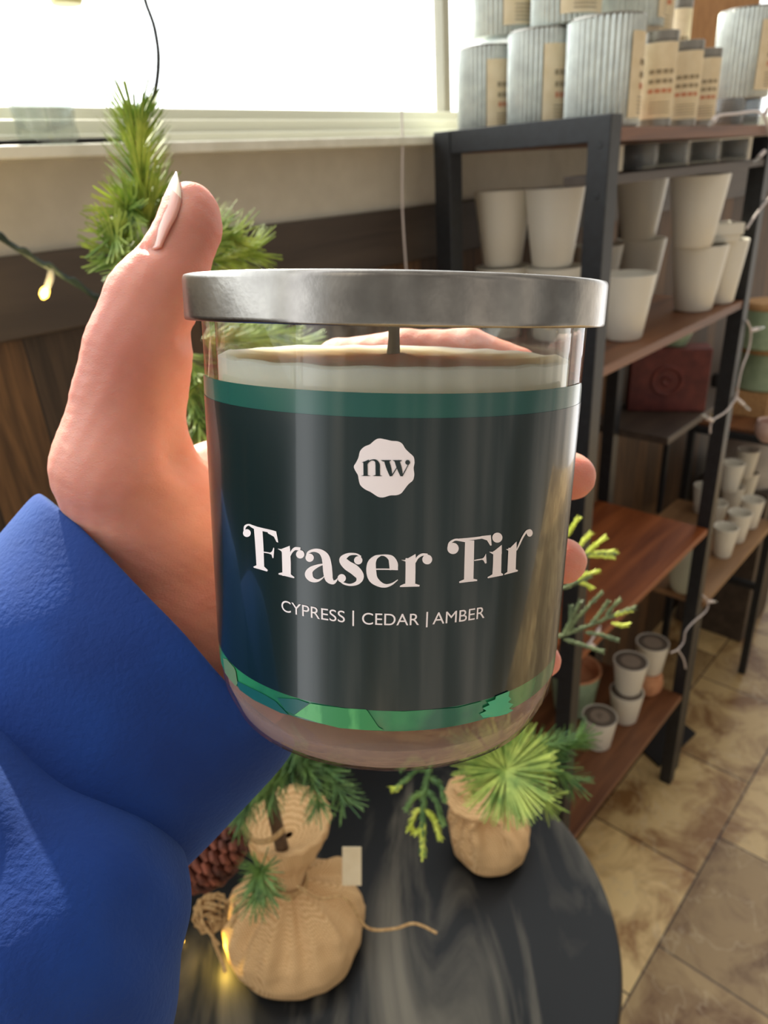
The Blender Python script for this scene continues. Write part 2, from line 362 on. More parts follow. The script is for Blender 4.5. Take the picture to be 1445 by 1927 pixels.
# ================================================================== THE SETTING
WY = .85
m = MB(); m.add([(-3, -2.2, 0), (4.2, -2.2, 0), (4.2, WY, 0), (-3, WY, 0)], [(0, 1, 2, 3)]); struct(m.build('floor', K['floor'], smooth=False))
m = MB(); m.box(-3, 4.2, WY, WY + .12, 0, 1.545); struct(m.build('wall_back', K['planks'], smooth=False))
m = MB(); m.box(-3, 4.2, WY - .012, WY + .12, 1.545, 1.631); struct(m.build('trim_1', K['rail'], smooth=False, bevel=.003))
m = MB(); m.box(-3, 4.2, WY, WY + .12, 1.631, 1.730); struct(m.build('wall_back_upper', K['wall'], smooth=False))
m = MB(); m.box(-3, 2.0, WY, WY + .12, 3.4, 3.8); m.box(-3, -2.7, WY, WY + .12, 1.73, 3.4); m.box(4.1, 4.2, WY, WY + .12, 1.73, 3.8); m.box(2.0, 4.1, WY, WY + .12, 3.4, 3.8)
struct(m.build('wall_back_top', K['wall'], smooth=False))
m = MB(); m.box(2.0, 2.53, WY - .01, WY + .12, 1.73, 3.4); struct(m.build('trim_2', K['amber'], smooth=False))
# sill and stepped frame
m = MB(); m.box(-2.7, 2.0, WY - .062, WY + .1, 1.721, 1.7335); struct(m.build('trim_3', K['sill'], smooth=False, bevel=.002))
def window(n, x0, x1):
    f = MB()
    for (y0, y1, z0, z1) in ((WY - .025, WY + .09, 1.7335, 1.745), (WY - .008, WY + .08, 1.744, 1.760), (WY + .012, WY + .07, 1.760, 1.774)):
        f.box(x0, x1, y0, y1, z0, z1)
    f.box(x0, x1, WY, WY + .07, 3.36, 3.4); f.box(x0, x0 + .03, WY, WY + .07, 1.772, 3.36); f.box(x1 - .03, x1, WY, WY + .07, 1.772, 3.36)
    o = struct(f.build('window_%d' % n, K['winframe'], smooth=False, bevel=.002))
    g = MB(); g.box(x0 + .03, x1 - .03, WY + .04, WY + .046, 1.774, 3.36); g.build('pane', K['glass'], o, smooth=False)
    return o
w1 = window(1, -2.7, 2.0); window(2, 2.53, 4.1)
m = MB(); m.box(1.128, 1.146, WY + .03, WY + .05, 1.772, 3.36); m.build('mullion', mat('grey_mullion', srgb(150, 146, 130), .5), w1, smooth=False)

# cord hanging down from the blind
pts = [ony(748, -160, .79), ony(750, 0, .79), ony(753, 120, .79), ony(757, 260, .79), ony(757, 390, .79), ony(765, 520, .79), ony(768, 560, .79)]
m = MB(); m.tube(catmull(pts), .0016, 6)
tag(m.build('blind_cord', K['whitewire']), 'thin white cord hanging from the window down over the dark rail', 'cord')

# ================================================================== SHELF UNIT
TX0, TX1, TY0, TY1 = .978, 1.670, .490, .787
def shelf_unit(root, x0, x1, y0, y1, top, w, boards, rails, mats):
    for (px, py) in ((x0, y0), (x1 - w, y0), (x0, y1 - w), (x1 - w, y1 - w)):
        b = MB(); b.box(px, px + w, py, py + w, 0, top if px == x0 else boards[0] - .018); b.build('post', K['metal'], root, smooth=False, bevel=.0015)
    for (z, m_) in zip(boards, mats):
        b = MB(); b.box(x0 + w + .001, x1 - w - .001, y0 + .003, y1 - .003, z - .017, z) if z < top - .1 else b.box(x0 + w + .001, x1, y0 + .001, y1 - .001, z - .017, z); b.build('shelf_board', m_, root, smooth=False, bevel=.0015)
    for z in rails:
        for px in ((x0, x1 - w) if z < top - .1 else (x0,)):
            b = MB(); b.box(px + .002, px + w - .002, y0 + w, y1 - w, z - w, z); b.build('end_rail', K['metal'], root, smooth=False, bevel=.001)
su = thing('shelving_unit', 'black metal framed shelving unit with brown wooden boards, directly behind the candle to the right', 'shelf')
shelf_unit(su, TX0, TX1, TY0, TY1, 1.738, .032, [1.7225, 1.397, .855, .338], [1.738, .83], [K['board'], K['board'], K['litboard'], K['board']])
b = MB(); b.box(TX0 + .033, TX1 - .033, TY0 + .003, TY0 + .085, 1.652, 1.665); b.build('shelf_board', K['rail'], su, smooth=False, bevel=.0015)
for z in (1.702, 1.640):
    b = MB(); b.lathe([(0, 0), (.0035, 0), (.0045, .0012), (.0045, .002)], 12); bo = b.build('bolt', K['metal'], su)
    bo.rotation_euler = (0, PI / 2, 0); bo.location = (TX0 - .001, TY0 + .014, z)
su2 = thing('shelving_unit', 'black framed shelving unit at the right edge with white cups on a pale board', 'shelf')
for (px, py) in ((2.283, .492), (2.283, .775)):
    b = MB(); b.box(px, px + .022, py, py + .022, 0, .885); b.build('post', K['metal'], su2, smooth=False, bevel=.001)
for (px, py) in ((1.705, .50), (1.705, .77)):
    b = MB(); b.box(px, px + .022, py, py + .022, 0, .61 - .018); b.build('post', K['metal'], su2, smooth=False, bevel=.001)
for z in (.875, .365):
    b = MB(); b.box(2.285, 2.303, .514, .775, z - .022, z); b.build('end_rail', K['metal'], su2, smooth=False, bevel=.001)
b = MB(); b.box(1.70, 2.282, .492, .80, .592, .61); b.build('shelf_board', K['board2'], su2, smooth=False, bevel=.001)
b = MB(); b.box(2.307, 3.2, .492, .82, .865, .885); b.build('shelf_board', K['board'], su2, smooth=False, bevel=.001)
for (px, py) in ((3.15, .50), (3.15, .77)):
    b = MB(); b.box(px, px + .022, py, py + .022, 0, .864); b.build('post', K['metal'], su2, smooth=False, bevel=.001)

# ------------------------------------------------------------------ cups
def cup_proto(name, h, rt, rb, label, cat, loc, group, mt=None, wall=.004):
    t = thing(name, label, cat, loc, 0, group)
    b = MB(); b.lathe([(0, 0), (rb * .9, 0), (rb, .004), (rb + (rt - rb) * .5, h * .5), (rt, h - .001), (rt - .001, h), (rt - wall, h - .001), (rb - wall, .008), (0, .008)], 48)
    b.build('body', mt or K['ceramic'], t)
    return t
G2 = 'white ceramic planters on the second shelf'
H, RT, RB = .124, .0525, .036
specs = [
    (1303, .545, 0, 'white tapered ceramic planter in front, carrying another planter, on the mug shelf'),
    (1302, .545, 1, 'white tapered planter stacked on top of the front right planter'),
    (1350, .530, 0, 'white planter behind and right of the front stack, next to the black post'),
    (1197, .705, 0, 'lower white planter of the back stack, just right of the near black post'),
    (1199, .705, 1, 'white rounded planter on top of the back stack beside the near black post'),
    (1172, .552, 0, 'single white planter half hidden behind the near black post and the lid edge'),
    (1038, .662, 1, 'right one of the two white planters seen through the end frame above the lid'),
    (945, .752, 1, 'left one of the two white planters seen through the end frame above the lid'),
    (1118, .745, 0, 'white planter mostly hidden, peeking out left of the near black post'),
    (1038, .662, 0, 'lower white planter under the right one seen through the end frame'),
    (945, .752, 0, 'lower white planter under the left one seen through the end frame')]
p0 = None
for (u, y, lv, lab) in specs:
    z = 1.398 + lv * (H + .001); x = xat(u, y, z)
    if p0 is None: p0 = cup_proto('ceramic_planter', H, RT, RB, lab, 'planter', (x, y, z), G2)
    else: dup(p0, (x, y, z), lab, scale=.88 if u == 1172 else (.94, .94, 1) if u in (1038, 945) else (.84, .84, 1) if u == 1350 else None)
xb = xat(1352, .531, 1.398 + H); t = thing('ceramic_tray', 'shallow white stepped tray lying on the rightmost planter', 'tray', (xb, .531, 1.398 + H + .0005))
b = MB(); b.lathe([(0, 0), (.034, 0), (.036, .012), (.040, .013), (.040, .034), (.037, .034), (.035, .016), (0, .015)], 4, mod=lambda a, r, z: r * 1.15); b.build('body', K['ceramic'], t, smooth=False, bevel=.002)

# ------------------------------------------------------------------ fluted cans and tins on the top shelf
def patch(mb, r, a0, a1, z0, z1, n=12, mi=0, dr=0.0):
    vs = []
    for i in range(n + 1):
        a = a0 + (a1 - a0) * i / n
        vs += [((r + dr) * math.cos(a), (r + dr) * math.sin(a), z0), ((r + dr) * math.cos(a), (r + dr) * math.sin(a), z1)]
    mb.add(vs, [(2 * i, 2 * i + 2, 2 * i + 3, 2 * i + 1) for i in range(n)], mi)
def can(label, loc, r, h, facing, group='fluted candle tins on the top shelf', lab=True, labh=(.08, .84), labw=.72):
    t = thing('candle_tin', label, 'candle tin', loc, facing, group)
    n = 40 * 5
    def mod(a, rr, z):
        if rr < r * .97: return rr
        return rr + .0021 * math.cos(a * 40)
    b = MB(); b.lathe([(0, 0), (r * .95, 0), (r, .002), (r, h * .5), (r, h - .003), (r * .955, h - .001), (r * .95, h - .004), (0, h - .004)], n, mod=mod)
    b.build('body', K['galv'], t, angle=60)
    b = MB(); b.lathe([(r * .93, h - .005), (r * .96, h), (r * 1.005, h), (r * 1.005, h - .003)], 64); b.build('rim', K['silver'], t)
    if lab:
        b = MB(); patch(b, r + .0026, -labw, labw, h * labh[0], h * labh[1], 14, 0)
        lb = b.build('label', K['paper'], t)
        zt = h * (labh[0] + (labh[1] - labh[0]) * .62); b = MB()
        for k, (zz, hh, wd) in enumerate(((zt, h * .05, .38), (zt - h * .11, h * .05, .36), (zt - h * .21, h * .05, .34))):
            na = 4
            for q_ in range(na):
                a0 = -wd * labw * 1.3 + q_ * wd * labw * 2.6 / na
                patch(b, r + .0030, a0, a0 + wd * labw * 2.0 / na, zz, zz + hh, 2, 0 if k < 2 else 1)
        for k in range(5):
            patch(b, r + .0030, -labw * .5, labw * .5, h * (labh[0] + .04) + k * h * .035, h * (labh[0] + .052) + k * h * .035, 4, 0)
        b.build('printing', [K['ink'], K['redink']], lb, smooth=False)
    return t
TZ = 1.7232
face = lambda a: math.radians(a)
def CAN(u, y, z, r, h, fa, label, **k): return can(label, (xat(u, y, z), y, z), r, h, fa, **k)
CH = .133
CAN(1129, .550, TZ, .050, CH, face(-70), 'large fluted silver tin standing nearest on the top shelf corner')
CAN(1011, .650, TZ, .044, CH, face(-100), 'middle fluted silver tin in the lower row, label at its right')
CAN(914, .744, TZ, .0425, CH - .008, face(-102), 'leftmost fluted silver tin in the lower row against the window')
CAN(948, .722, TZ + CH + .001, .0455, CH, face(-106), 'upper row fluted tin nearest the window mullion')
CAN(1064, .624, TZ + CH + .001, .0475, CH, face(-118), 'upper row fluted tin with the wide paper label, middle of three')
CAN(1184, .590, TZ + CH + .001, .047, CH, face(-62), 'upper row fluted tin furthest right, on the largest tin')
def tube_tin(label, loc, r, h, fa, group='narrow labelled candle tubes on the top shelf'):
    t = thing('candle_tube', label, 'candle tin', loc, fa, group)
    b = MB(); b.lathe([(0, 0), (r * .96, 0), (r, .001), (r, h * .9), (r * .97, h * .905)], 32); b.build('body', K['silver'], t)
    b = MB(); b.lathe([(r * .97, h * .905), (r * 1.02, h * .907), (r * 1.02, h * .995), (r * .98, h), (0, h)], 32); b.build('cap', K['silver'], t)
    b = MB(); patch(b, r + .0005, -1.45, 1.45, h * .09, h * .88, 18); lb = b.build('label', K['paper'], t)
    b = MB()
    for k, (zz, mi) in enumerate(((.56, 0), (.46, 0), (.36, 1))):
        for q_ in range(4): patch(b, r + .0008, -.75 + q_ * .38, -.75 + q_ * .38 + .3, h * zz, h * (zz + .045), 2, mi)
    for k in range(4): patch(b, r + .0008, -.6, .6, h * (.15 + k * .035), h * (.16 + k * .035), 4, 0)
    b.build('printing', [K['ink'], K['redink']], lb, smooth=False)
    return t
def TUBE(u, y, z, r, h, label):
    r *= 1.08; h *= 1.1; return tube_tin(label, (xat(u, y, z), y, z), r, h, face(-140), )
TUBE(1228, .530, TZ, .0235, .112, 'front narrow cream labelled tube, first of the row of three')
TUBE(1277, .535, TZ, .0235, .108, 'middle narrow cream labelled tube in the row of three')
TUBE(1312, .542, TZ, .0235, .104, 'rear narrow cream labelled tube in the row of three')
TUBE(1190, .600, TZ, .022, .1209, 'narrow peach labelled tube squeezed between the large fluted tin and the front tube')
TUBE(1206, .62, TZ, .028, .112, 'lower tube hidden behind the row of three labelled tubes')
TUBE(1222, .62, TZ + .124, .031, .14, 'tall cream labelled tube in the upper row above the row of three')
TUBE(1262, .66, TZ + .06, .0215, .145, 'slim cream labelled tube standing beside the tall upper tube')
t = thing('cardboard_box', 'small brown cardboard box behind the slim upper tube', 'box', (xat(1261, .66, TZ), .66, TZ)); b = MB(); b.box(-.022, .03, -.022, .03, 0, .059); b.build('body', K['amber'], t, smooth=False, bevel=.001)
CAN(1308, .648, TZ + .0455, .042, .068, face(-120), 'small short silver tin with a label between tubes and big right tin')
CAN(1388, .548, TZ + .0455, .049, .142, face(-92), 'big silver tin at the right end of the top shelf raised on glass jars')
t0 = None
for (u, y, z, lab) in ((1367, .530, TZ, 'clear glass jar under the big silver tin, left one'), (1400, .530, TZ, 'clear glass jar under the right side of the big silver tin'), (1306, .648, TZ, 'clear glass jar under the small short tin')):
    if t0 is None:
        t0 = thing('glass_jar', lab, 'jar', (xat(u, y, z), y, z), 0, 'clear glass jars on the top shelf')
        b = MB(); b.lathe([(0, 0), (.022, 0), (.025, .004), (.025, .042), (.023, .0445), (.021, .042), (.021, .006), (0, .006)], 24); b.build('body', K['darkglass'], t0)
    else: dup(t0, (xat(u, y, z), y, z), lab)
for k, (u, nm) in enumerate(((1203, 'leftmost'), (1262, 'second'), (1322, 'third'), (1378, 'rightmost'))):
    z = 1.6655; y = .533; dup(t0, (xat(u, y, z), y, z), nm + ' smoky glass jar in the narrow tier under the top board', 'glass jars in the narrow tier', scale=(1, 1, .82))

# ------------------------------------------------------------------ lower shelf of unit one
def lidded(label, loc, sc_=1.0):
    t = thing('lidded_cup', label, 'cup', loc, 0, 'white lidded cups on the bottom shelf'); h, rt, rb = .094, .043, .032
    b = MB(); b.lathe([(0, 0), (rb * .85, 0), (rb, .006), (rt, h), (rt - .003, h), (rt - .003, h - .006), (0, h - .006)], 40); b.build('body', K['ceramic'], t)
    b = MB(); b.lathe([(0, h - .006), (rt - .0035, h - .0058), (rt - .004, h - .001), (rt * .62, h - .0005), (rt * .6, h - .002), (0, h - .002)], 40); l = b.build('lid', K['stonelid'], t)
    b = MB(); b.lathe([(0, h - .0005), (rt * .56, h - .0005), (rt * .57, h - .002)], 40); d = b.build('disc', K['stonecore'], l)
    b = MB()
    for s_ in (-1, 1): b.tube([(s_ * .004 - .003, -.006, h + .0004), (s_ * .004, .002, h + .0004), (s_ * .004 + .002, .007, h + .0004)], .0007, 5)
    b.build('emblem', K['stonelid'], d)
    return t
LZ = .3385
c1 = lidded('white cup with round taupe lid standing alone nearest the camera, low shelf', tuple(onz(1124, 1400, LZ)))
p = onz(1174, 1352, LZ); dup(c1, (p.x, p.y, LZ), 'lower white cup supporting another lidded cup, on the low shelf')
dup(c1, (p.x + .003, p.y, LZ + .0945), 'upper lidded white cup of the two stacked on the low shelf')
px_ = xat(1222, .575, LZ + .08)
t = thing('terracotta_pot', 'small rounded terracotta pot under the rear lidded cup', 'pot', (px_, .575, LZ))
b = MB(); b.lathe([(0, 0), (.024, 0), (.036, .016), (.040, .036), (.037, .060), (.032, .072), (0, .073)], 36); b.build('body', K['terra'], t)
dup(c1, (px_, .575, LZ + .0735), 'rear lidded white cup raised on the terracotta pot, furthest of the lidded cups')
def greenpot(label, loc, s=1.0, name='sage_pot'):
    t = thing(name, label, 'pot', loc); 
    b = MB(); b.lathe([(0, 0), (.036 * s, 0), (.040 * s, .004), (.052 * s, .10 * s), (.0525 * s, .104 * s)], 48); b.build('body', K['sagepot'], t)
    b = MB(); b.lathe([(.0525 * s, .104 * s), (.054 * s, .106 * s), (.053 * s, .11 * s), (.048 * s, .109 * s), (.046 * s, .085 * s), (0, .084 * s)], 48); b.build('rim', K['terra'], t)
    return t
greenpot('sage green pot with terracotta rim behind the near post on the low shelf', (xat(1078, .70, LZ), .70, LZ), 1.25)
t = thing('pale_vase', 'pale green glossy rounded vase just left of the right front post', 'vase', (xat(1292, .56, .68), .56, .6105))
b = MB(); b.lathe([(0, 0), (.028, 0), (.038, .012), (.045, .05), (.045, .10), (.040, .15), (.034, .16), (.032, .158), (.038, .10), (.03, .02), (0, .015)], 40); b.build('body', K['palecup'], t)
# ------------------------------------------------------------------ unit two contents
U2 = .6105; c2 = None
for (u, y, lv, lab) in ((1358, .545, 0, 'white cup at the near left end of the low pale board, front row'), (1384, .545, 0, 'white cup second in the front row on the low pale board'),
        (1408, .545, 0, 'white cup third in the front row on the low pale board'), (1340, .625, 0, 'white cup in the second row close to the black post, low pale board'),
        (1372, .625, 1, 'upper white cup stacked in the middle of the cup group'), (1372, .625, 0, 'lower white cup in the middle of the cup group'),
        (1400, .625, 0, 'lower white cup at the right rear of the cup group'), (1400, .625, 1, 'upper white cup at the right rear of the cup group, highest of all'),
        (1319, .70, 0, 'lone pale cup seen left of the black post in shadow')):
    z = U2 + lv * .0955; x = xat(u, y, z)
    if c2 is None: c2 = cup_proto('white_cup', .095, .034, .024, lab, 'cup', (x, y, z), 'white cups on the low board of the right unit', wall=.003)
    else: dup(c2, (x, y, z), lab)
t = thing('maroon_box', 'maroon painted wooden box with a raised ring on its front, in the shade', 'box', (xat(1256, .735, 1.14), .735, 1.0505), -1.05)
b = MB(); b.box(-.10, .10, -.035, .035, 0, .17); b.build('body', K['maroon'], t, smooth=False, bevel=.003)
b = MB(); b.lathe([(.030, 0), (.034, .004), (.040, .004), (.043, 0)], 40); b.lathe([(0, .001), (.012, .004), (.016, 0)], 24)
o = b.build('ring_ornament', K['maroon'], t); o.rotation_euler = (PI / 2, 0, 0); o.location = (-.005, -.035, .085)
b = MB(); xm = xat(1256, .735, 1.14)
ws = thing('wall_shelf', 'dark wall shelf carrying the maroon box', 'shelf', (xm, .74, 1.03)); b.box(-.22, .26, -.11, .109, 0, .0195); b.build('board', K['rail'], ws, smooth=False, bevel=.002)
b = MB(); b.box(.20, .214, .045, .06, -.40, 0); b.build('post', K['metal'], ws, smooth=False)
t = thing('sage_planter', 'flat sage green planter on top of the maroon box', 'planter', (xat(1270, .735, 1.24), .735, 1.221)); b = MB(); b.lathe([(0, 0), (.03, 0), (.05, .05), (.052, .06), (.048, .06), (.03, .02), (0, .015)], 40); b.build('body', K['sagepot'], t)
t = thing('grey_bowl', 'large pale grey bowl resting upside down under the black rail at right', 'bowl', (2.215, .60, .4305))
t.location = (xat(1405, .69, .70), .69, .6105)
b = MB(); b.lathe([(0, .19), (.03, .19), (.08, .16), (.11, .10), (.125, .02), (.125, 0), (.12, 0), (.115, .05), (.07, .15), (0, .18)], 48); b.build('body', K['grey'], t)
st = thing('low_crate', 'dark wooden crate under the grey bowl at the right edge', 'crate', (xat(1405, .69, .70), .69, 0)); b = MB(); b.box(-.125, .16, -.125, .125, 0, .61); b.build('body', K['rail'], st, smooth=False, bevel=.003)
S3 = .8855
for (u, y, z, r, h, lab) in ((1425, .66, S3 + .085, .08, .12, 'lower sage green jar with wooden lid at the right edge'), (1428, .66, S3 + .2275, .07, .12, 'upper sage green jar with wooden lid stacked at the right edge')):
    t = thing('lidded_jar', lab, 'jar', (xat(u, y, z) + .03, y, z), 0, 'sage lidded jars at the right edge')
    b = MB(); b.lathe([(0, 0), (r * .9, 0), (r, .006), (r, h), (r * .95, h), (0, h)], 48); b.build('body', K['sagepot'], t)
    b = MB(); b.lathe([(0, h), (r * .98, h + .0005), (r, h + .004), (r, h + .018), (r * .96, h + .022), (0, h + .022)], 48); b.build('lid', K['cork'], t)
bb = thing('wooden_riser', 'wooden riser block under the sage jars', 'riser', (xat(1425, .66, S3 + .085) + .03, .66, S3)); b = MB(); b.box(-.075, .085, -.05, .075, 0, .084); b.build('body', K['cork'], bb, smooth=False, bevel=.002)
t = thing('blush_bowl', 'rounded blush pink bowl under the sage jars at the right edge', 'bowl', (2.235, .545 - .02, S3)); t.location = (xat(1437, .545, S3) + .03, .545, S3)
b = MB(); b.lathe([(0, 0), (.02, 0), (.036, .02), (.04, .045), (.034, .065), (.03, .062), (.034, .04), (0, .01)], 40); b.build('body', K['pink'], t)
t = thing('corked_bottle', 'small straw coloured bottle with a black stopper behind the right post', 'bottle', (2.112, .70, S3)); t.location = (max(2.34, xat(1347, .76, .95)), .76, .8855)
b = MB(); b.lathe([(0, 0), (.026, 0), (.028, .01), (.028, .07), (.014, .09)], 28); b.build('body', K['paper'], t)
b = MB(); b.lathe([(.012, .09), (.02, .092), (.022, .13), (.015, .14), (0, .142)], 28); b.build('stopper', K['dark'], t)
t = thing('painted_floor_shadow', 'dark angular sheet standing in for a shadow on the tiles by the shelf foot', 'mat')  # flat dark sheet laid on the tiles in place of a shadow
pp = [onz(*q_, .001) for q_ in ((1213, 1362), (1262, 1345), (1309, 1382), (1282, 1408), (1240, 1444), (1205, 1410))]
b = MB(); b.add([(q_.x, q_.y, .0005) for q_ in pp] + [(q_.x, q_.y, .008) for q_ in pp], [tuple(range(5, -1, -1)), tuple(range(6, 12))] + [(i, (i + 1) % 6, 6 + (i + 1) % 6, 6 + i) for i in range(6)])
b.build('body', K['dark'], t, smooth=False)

# ------------------------------------------------------------------ white string lights
def light_string(name, label, paths, bulbs, y, m_wire, r=.0022):
    t = thing(name, label, 'string lights')
    for P in paths:
        b = MB(); b.tube(catmull([ony(*q_, y) for q_ in P], 6), r, 6); b.build('wire', m_wire, t)
    for (a, c) in bulbs:
        A = ony(*a, y); C_ = ony(*c, y); d = (C_ - A)
        b = MB(); b.tube([A, A + d * .5], .0042, 8); so_ = b.build('socket', m_wire, t)
        b = MB(); b.tube([A + d * .5, A + d * .75, A + d * .95, C_], [.0030, .0036, .0024, .0008], 8); b.build('bulb', K['clearplastic'], so_)
    return t
light_string('string_lights', 'white wired string lights hanging down the right front post of the shelving', 
    [[(1338, 232), (1352, 218), (1385, 214), (1425, 210), (1440, 225), (1450, 262)], [(1450, 370), (1425, 400), (1405, 430)],
     [(1405, 603), (1413, 625), (1408, 660), (1397, 690), (1390, 720), (1385, 748), (1365, 775), (1340, 792), (1336, 815)],
     [(1322, 1120), (1332, 1132), (1328, 1150), (1305, 1170), (1290, 1188), (1286, 1208), (1275, 1222), (1262, 1228)], [(1275, 1222), (1286, 1240), (1290, 1258)]],
    [((1346, 222), (1334, 238)), ((1438, 285), (1418, 306)), ((1413, 622), (1437, 616)), ((1386, 750), (1411, 772)), ((1340, 792), (1320, 780)), ((1332, 1132), (1349, 1132)), ((1440, 214), (1448, 196))], .486, K['whitewire'])
light_string('string_lights', 'short white string light strand by the fir sprig left of the stacked cups', [[(1108, 1212), (1118, 1196), (1124, 1186)]], [((1108, 1212), (1122, 1218)), ((1124, 1190), (1130, 1176))], .486, K['whitewire'])

# ================================================================== ROUND TABLE
tcx, tcy, tr, tz = .3105, .365, .2507, 1.0
t = thing('side_table', 'round black side table with painted cloudy grey streaks of reflection and dust, under the fir trees', 'table', (tcx, tcy, 0))
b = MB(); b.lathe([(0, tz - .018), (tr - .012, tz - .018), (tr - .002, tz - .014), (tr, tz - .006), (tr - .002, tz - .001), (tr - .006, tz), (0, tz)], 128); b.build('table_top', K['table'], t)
b = MB(); b.lathe([(0, 0), (.16, 0), (.16, .012), (.03, .02), (.022, .03), (.022, tz - .03), (.06, tz - .019), (0, tz - .019)], 48); b.build('pedestal', K['metal'], t)
TT = tz + .0005

# ================================================================== FIR TREES
def needles(mb, path, ln, dens, mi=0, spread=.9, wd=.0009, gravity=0, start=0.0, hemis=None):
    path = [Vector(p) for p in path]
    L = sum((path[i + 1] - path[i]).length for i in range(len(path) - 1)); n = max(3, int(L * dens))
    for k in range(n):
        s_ = (start + (1 - start) * (k + random.random()) / n) * (len(path) - 1); i = min(int(s_), len(path) - 2); f = s_ - i
        p = path[i].lerp(path[i + 1], f); tdir = (path[i + 1] - path[i]).normalized()
        a = tdir.cross(Vector((random.uniform(-1, 1), random.uniform(-1, 1), random.uniform(-1, 1))))
        if a.length < 1e-3: continue
        a.normalize(); d = (a * math.sin(spread) + tdir * math.cos(spread)).normalized()
        l_ = ln * random.uniform(.75, 1.1)
        b_ = d.cross(tdir).normalized() * wd; c_ = d.cross(b_).normalized() * wd * .6
        tip = p + d * l_ + Vector((0, 0, -gravity * l_))
        mb.add([p + b_, p - b_, p + c_, tip + b_ * .35, tip - b_ * .35], [(0, 1, 4, 3), (1, 2, 4), (2, 0, 3, 4)], mi)
def bough(parent, path, ln=.016, dens=2600, m=('needle', 'bark'), r=.0012, spread=.8, name='branch'):
    P = catmull(path, 5); b = MB(); b.tube(P, [r * (1 - .5 * i / len(P)) for i in range(len(P))], 5)
    st_ = b.build(name, K[m[1]], parent)
    b = MB(); needles(b, P + [P[-1] + (P[-1] - P[-2]).normalized() * .001], ln, dens, spread=spread)
    o = b.build('needles', K[m[0]], st_, smooth=False); o['kind'] = 'stuff'
    return st_
def sprig(parent, px, d, twigs, r=.0008, ln=.0045, m='sage', tipm='tipneedle', name='sprig', tipn=3):
    """cypress like sprig: stem in pixels with side twigs; scale-like short needles"""
    stem = [at(u, v, d + dd) for (u, v, dd) in px]; P = catmull(stem, 6)
    b = MB(); b.tube(P, r * 1.3, 5); s_ = b.build(name, K[m], parent)
    b = MB(); needles(b, P, ln, 3800, 0, spread=.55, wd=.0009)
    for tw in twigs:
        Q = catmull([at(u, v, d + dd) for (u, v, dd) in tw[:3]], 4)
        needles(b, Q, ln, 4200, 1 if len(tw) > 3 else 0, spread=.5, wd=.001)
    o = b.build('needles', [K[m], K[tipm]], s_, smooth=False); o['kind'] = 'stuff'
    return s_
def bag_profile(mb, c, R_, Hh, neck, nz, flare, fz, n=96, pleats=9, seed=0, lean=(0, 0)):
    rings = []
    prof = [(0, 0), (.6, 0), (.86, .02), (.98, .12), (1.02, .3), (.97, .5), (.80, .72), (.55, .88), (neck / R_, 1.0)]
    vs = []; zs = []
    P = [(r * R_, z * nz) for r, z in prof] + [(neck * .92, nz + .004), (neck * 1.1, nz + (fz - nz) * .3), (flare * .85, nz + (fz - nz) * .7), (flare, fz), (flare * .90, fz - .001), (flare * .6, fz - .006), (.004, fz - .014)]
    P2 = []
    for i in range(len(P) - 1):
        for k in range(4): t_ = k / 4; P2.append((P[i][0] * (1 - t_) + P[i + 1][0] * t_, P[i][1] * (1 - t_) + P[i + 1][1] * t_))
    P2.append(P[-1])
    def mod(a, r, z):
        g = min(1, max(0, (z / nz - .25) / .6)) * (1 if z < nz else .22); q_ = 0
        q_ += .26 * g * g * math.sin(pleats * a + seed + 1.3 * math.sin(a * 2 + seed)) + .10 * g * math.sin((pleats * 2 + 3) * a + 1.7 + seed)
        q_ += .05 * noise.noise(Vector((math.cos(a) * 1.3 + seed, math.sin(a) * 1.3, z * 22)))
        return r * (1 + q_)
    mb.lathe(P2, n, c=(0, 0, 0), mod=mod)
    mb.v = [(x + lean[0] * max(0, z / fz) ** 2, y + lean[1] * max(0, z / fz) ** 2, z) for (x, y, z) in mb.v]
    # lumpy cloth
    mb.v = [(x + .002 * noise.noise(Vector((x, y, z)) * 60), y + .002 * noise.noise(Vector((y, z, x)) * 60), z) for (x, y, z) in mb.v]

# ---- tall tree
B1 = onz(560, 1764, TT); T1 = thing('fir_tree', 'tall slender artificial fir with a gathered burlap base, rising behind the hand', 'fir tree', B1)
def L1(p): return Vector(p) - B1
trunk = [B1 + Vector((.004, .004, .10)), B1.lerp(ony(262, 300, .42), .35), B1.lerp(ony(262, 300, .42), .7), ony(262, 300, .42), ony(256, 240, .422)]
b = MB(); P = catmull([L1(p) for p in trunk]); b.tube(P, [.006 * (1 - .85 * i / len(P)) + .0006 for i in range(len(P))], 8); b.build('trunk', K['bark'], T1)
b = MB(); bag_profile(b, (0, 0, 0), .068, 0, .014, .070, .042, .128, seed=1.2, pleats=7, lean=(.026, .022)); b.build('burlap_bag', K['burlap'], T1, angle=80)
b = MB()
for k in range(3): b.lathe([(.0155, .066 + k * .003), (.0172, .0675 + k * .003), (.0155, .069 + k * .003)], 40, c=(.007, .006, 0))
tw = b.build('twine', K['twine'], T1)
b = MB()
cc = L1(at(398, 1718, .66))
for k in range(9):
    a = k * 2.4; b.tube([cc + Vector((.016 * math.cos(a + i * .9) * math.sin(i * .55 + .3), .012 * math.sin(a + i * .8), .010 * math.sin(i * 1.1 + a))) for i in range(7)], .0016, 6)
b.tube(catmull([cc, L1(at(400, 1762, .66)), L1(at(418, 1810, .655)), L1(at(424, 1830, .652))]), .0016, 6)
b.tube(catmull([cc, L1(at(380, 1728, .655)), L1(at(392, 1752, .65)), L1(at(412, 1778, .65))]), .0013, 6)
b.tube(catmull([L1(at(440, 1700, .65)), L1(at(445, 1722, .645)), L1(at(434, 1745, .645))]), .0015, 6)
b.build('bow', K['twine'], T1)
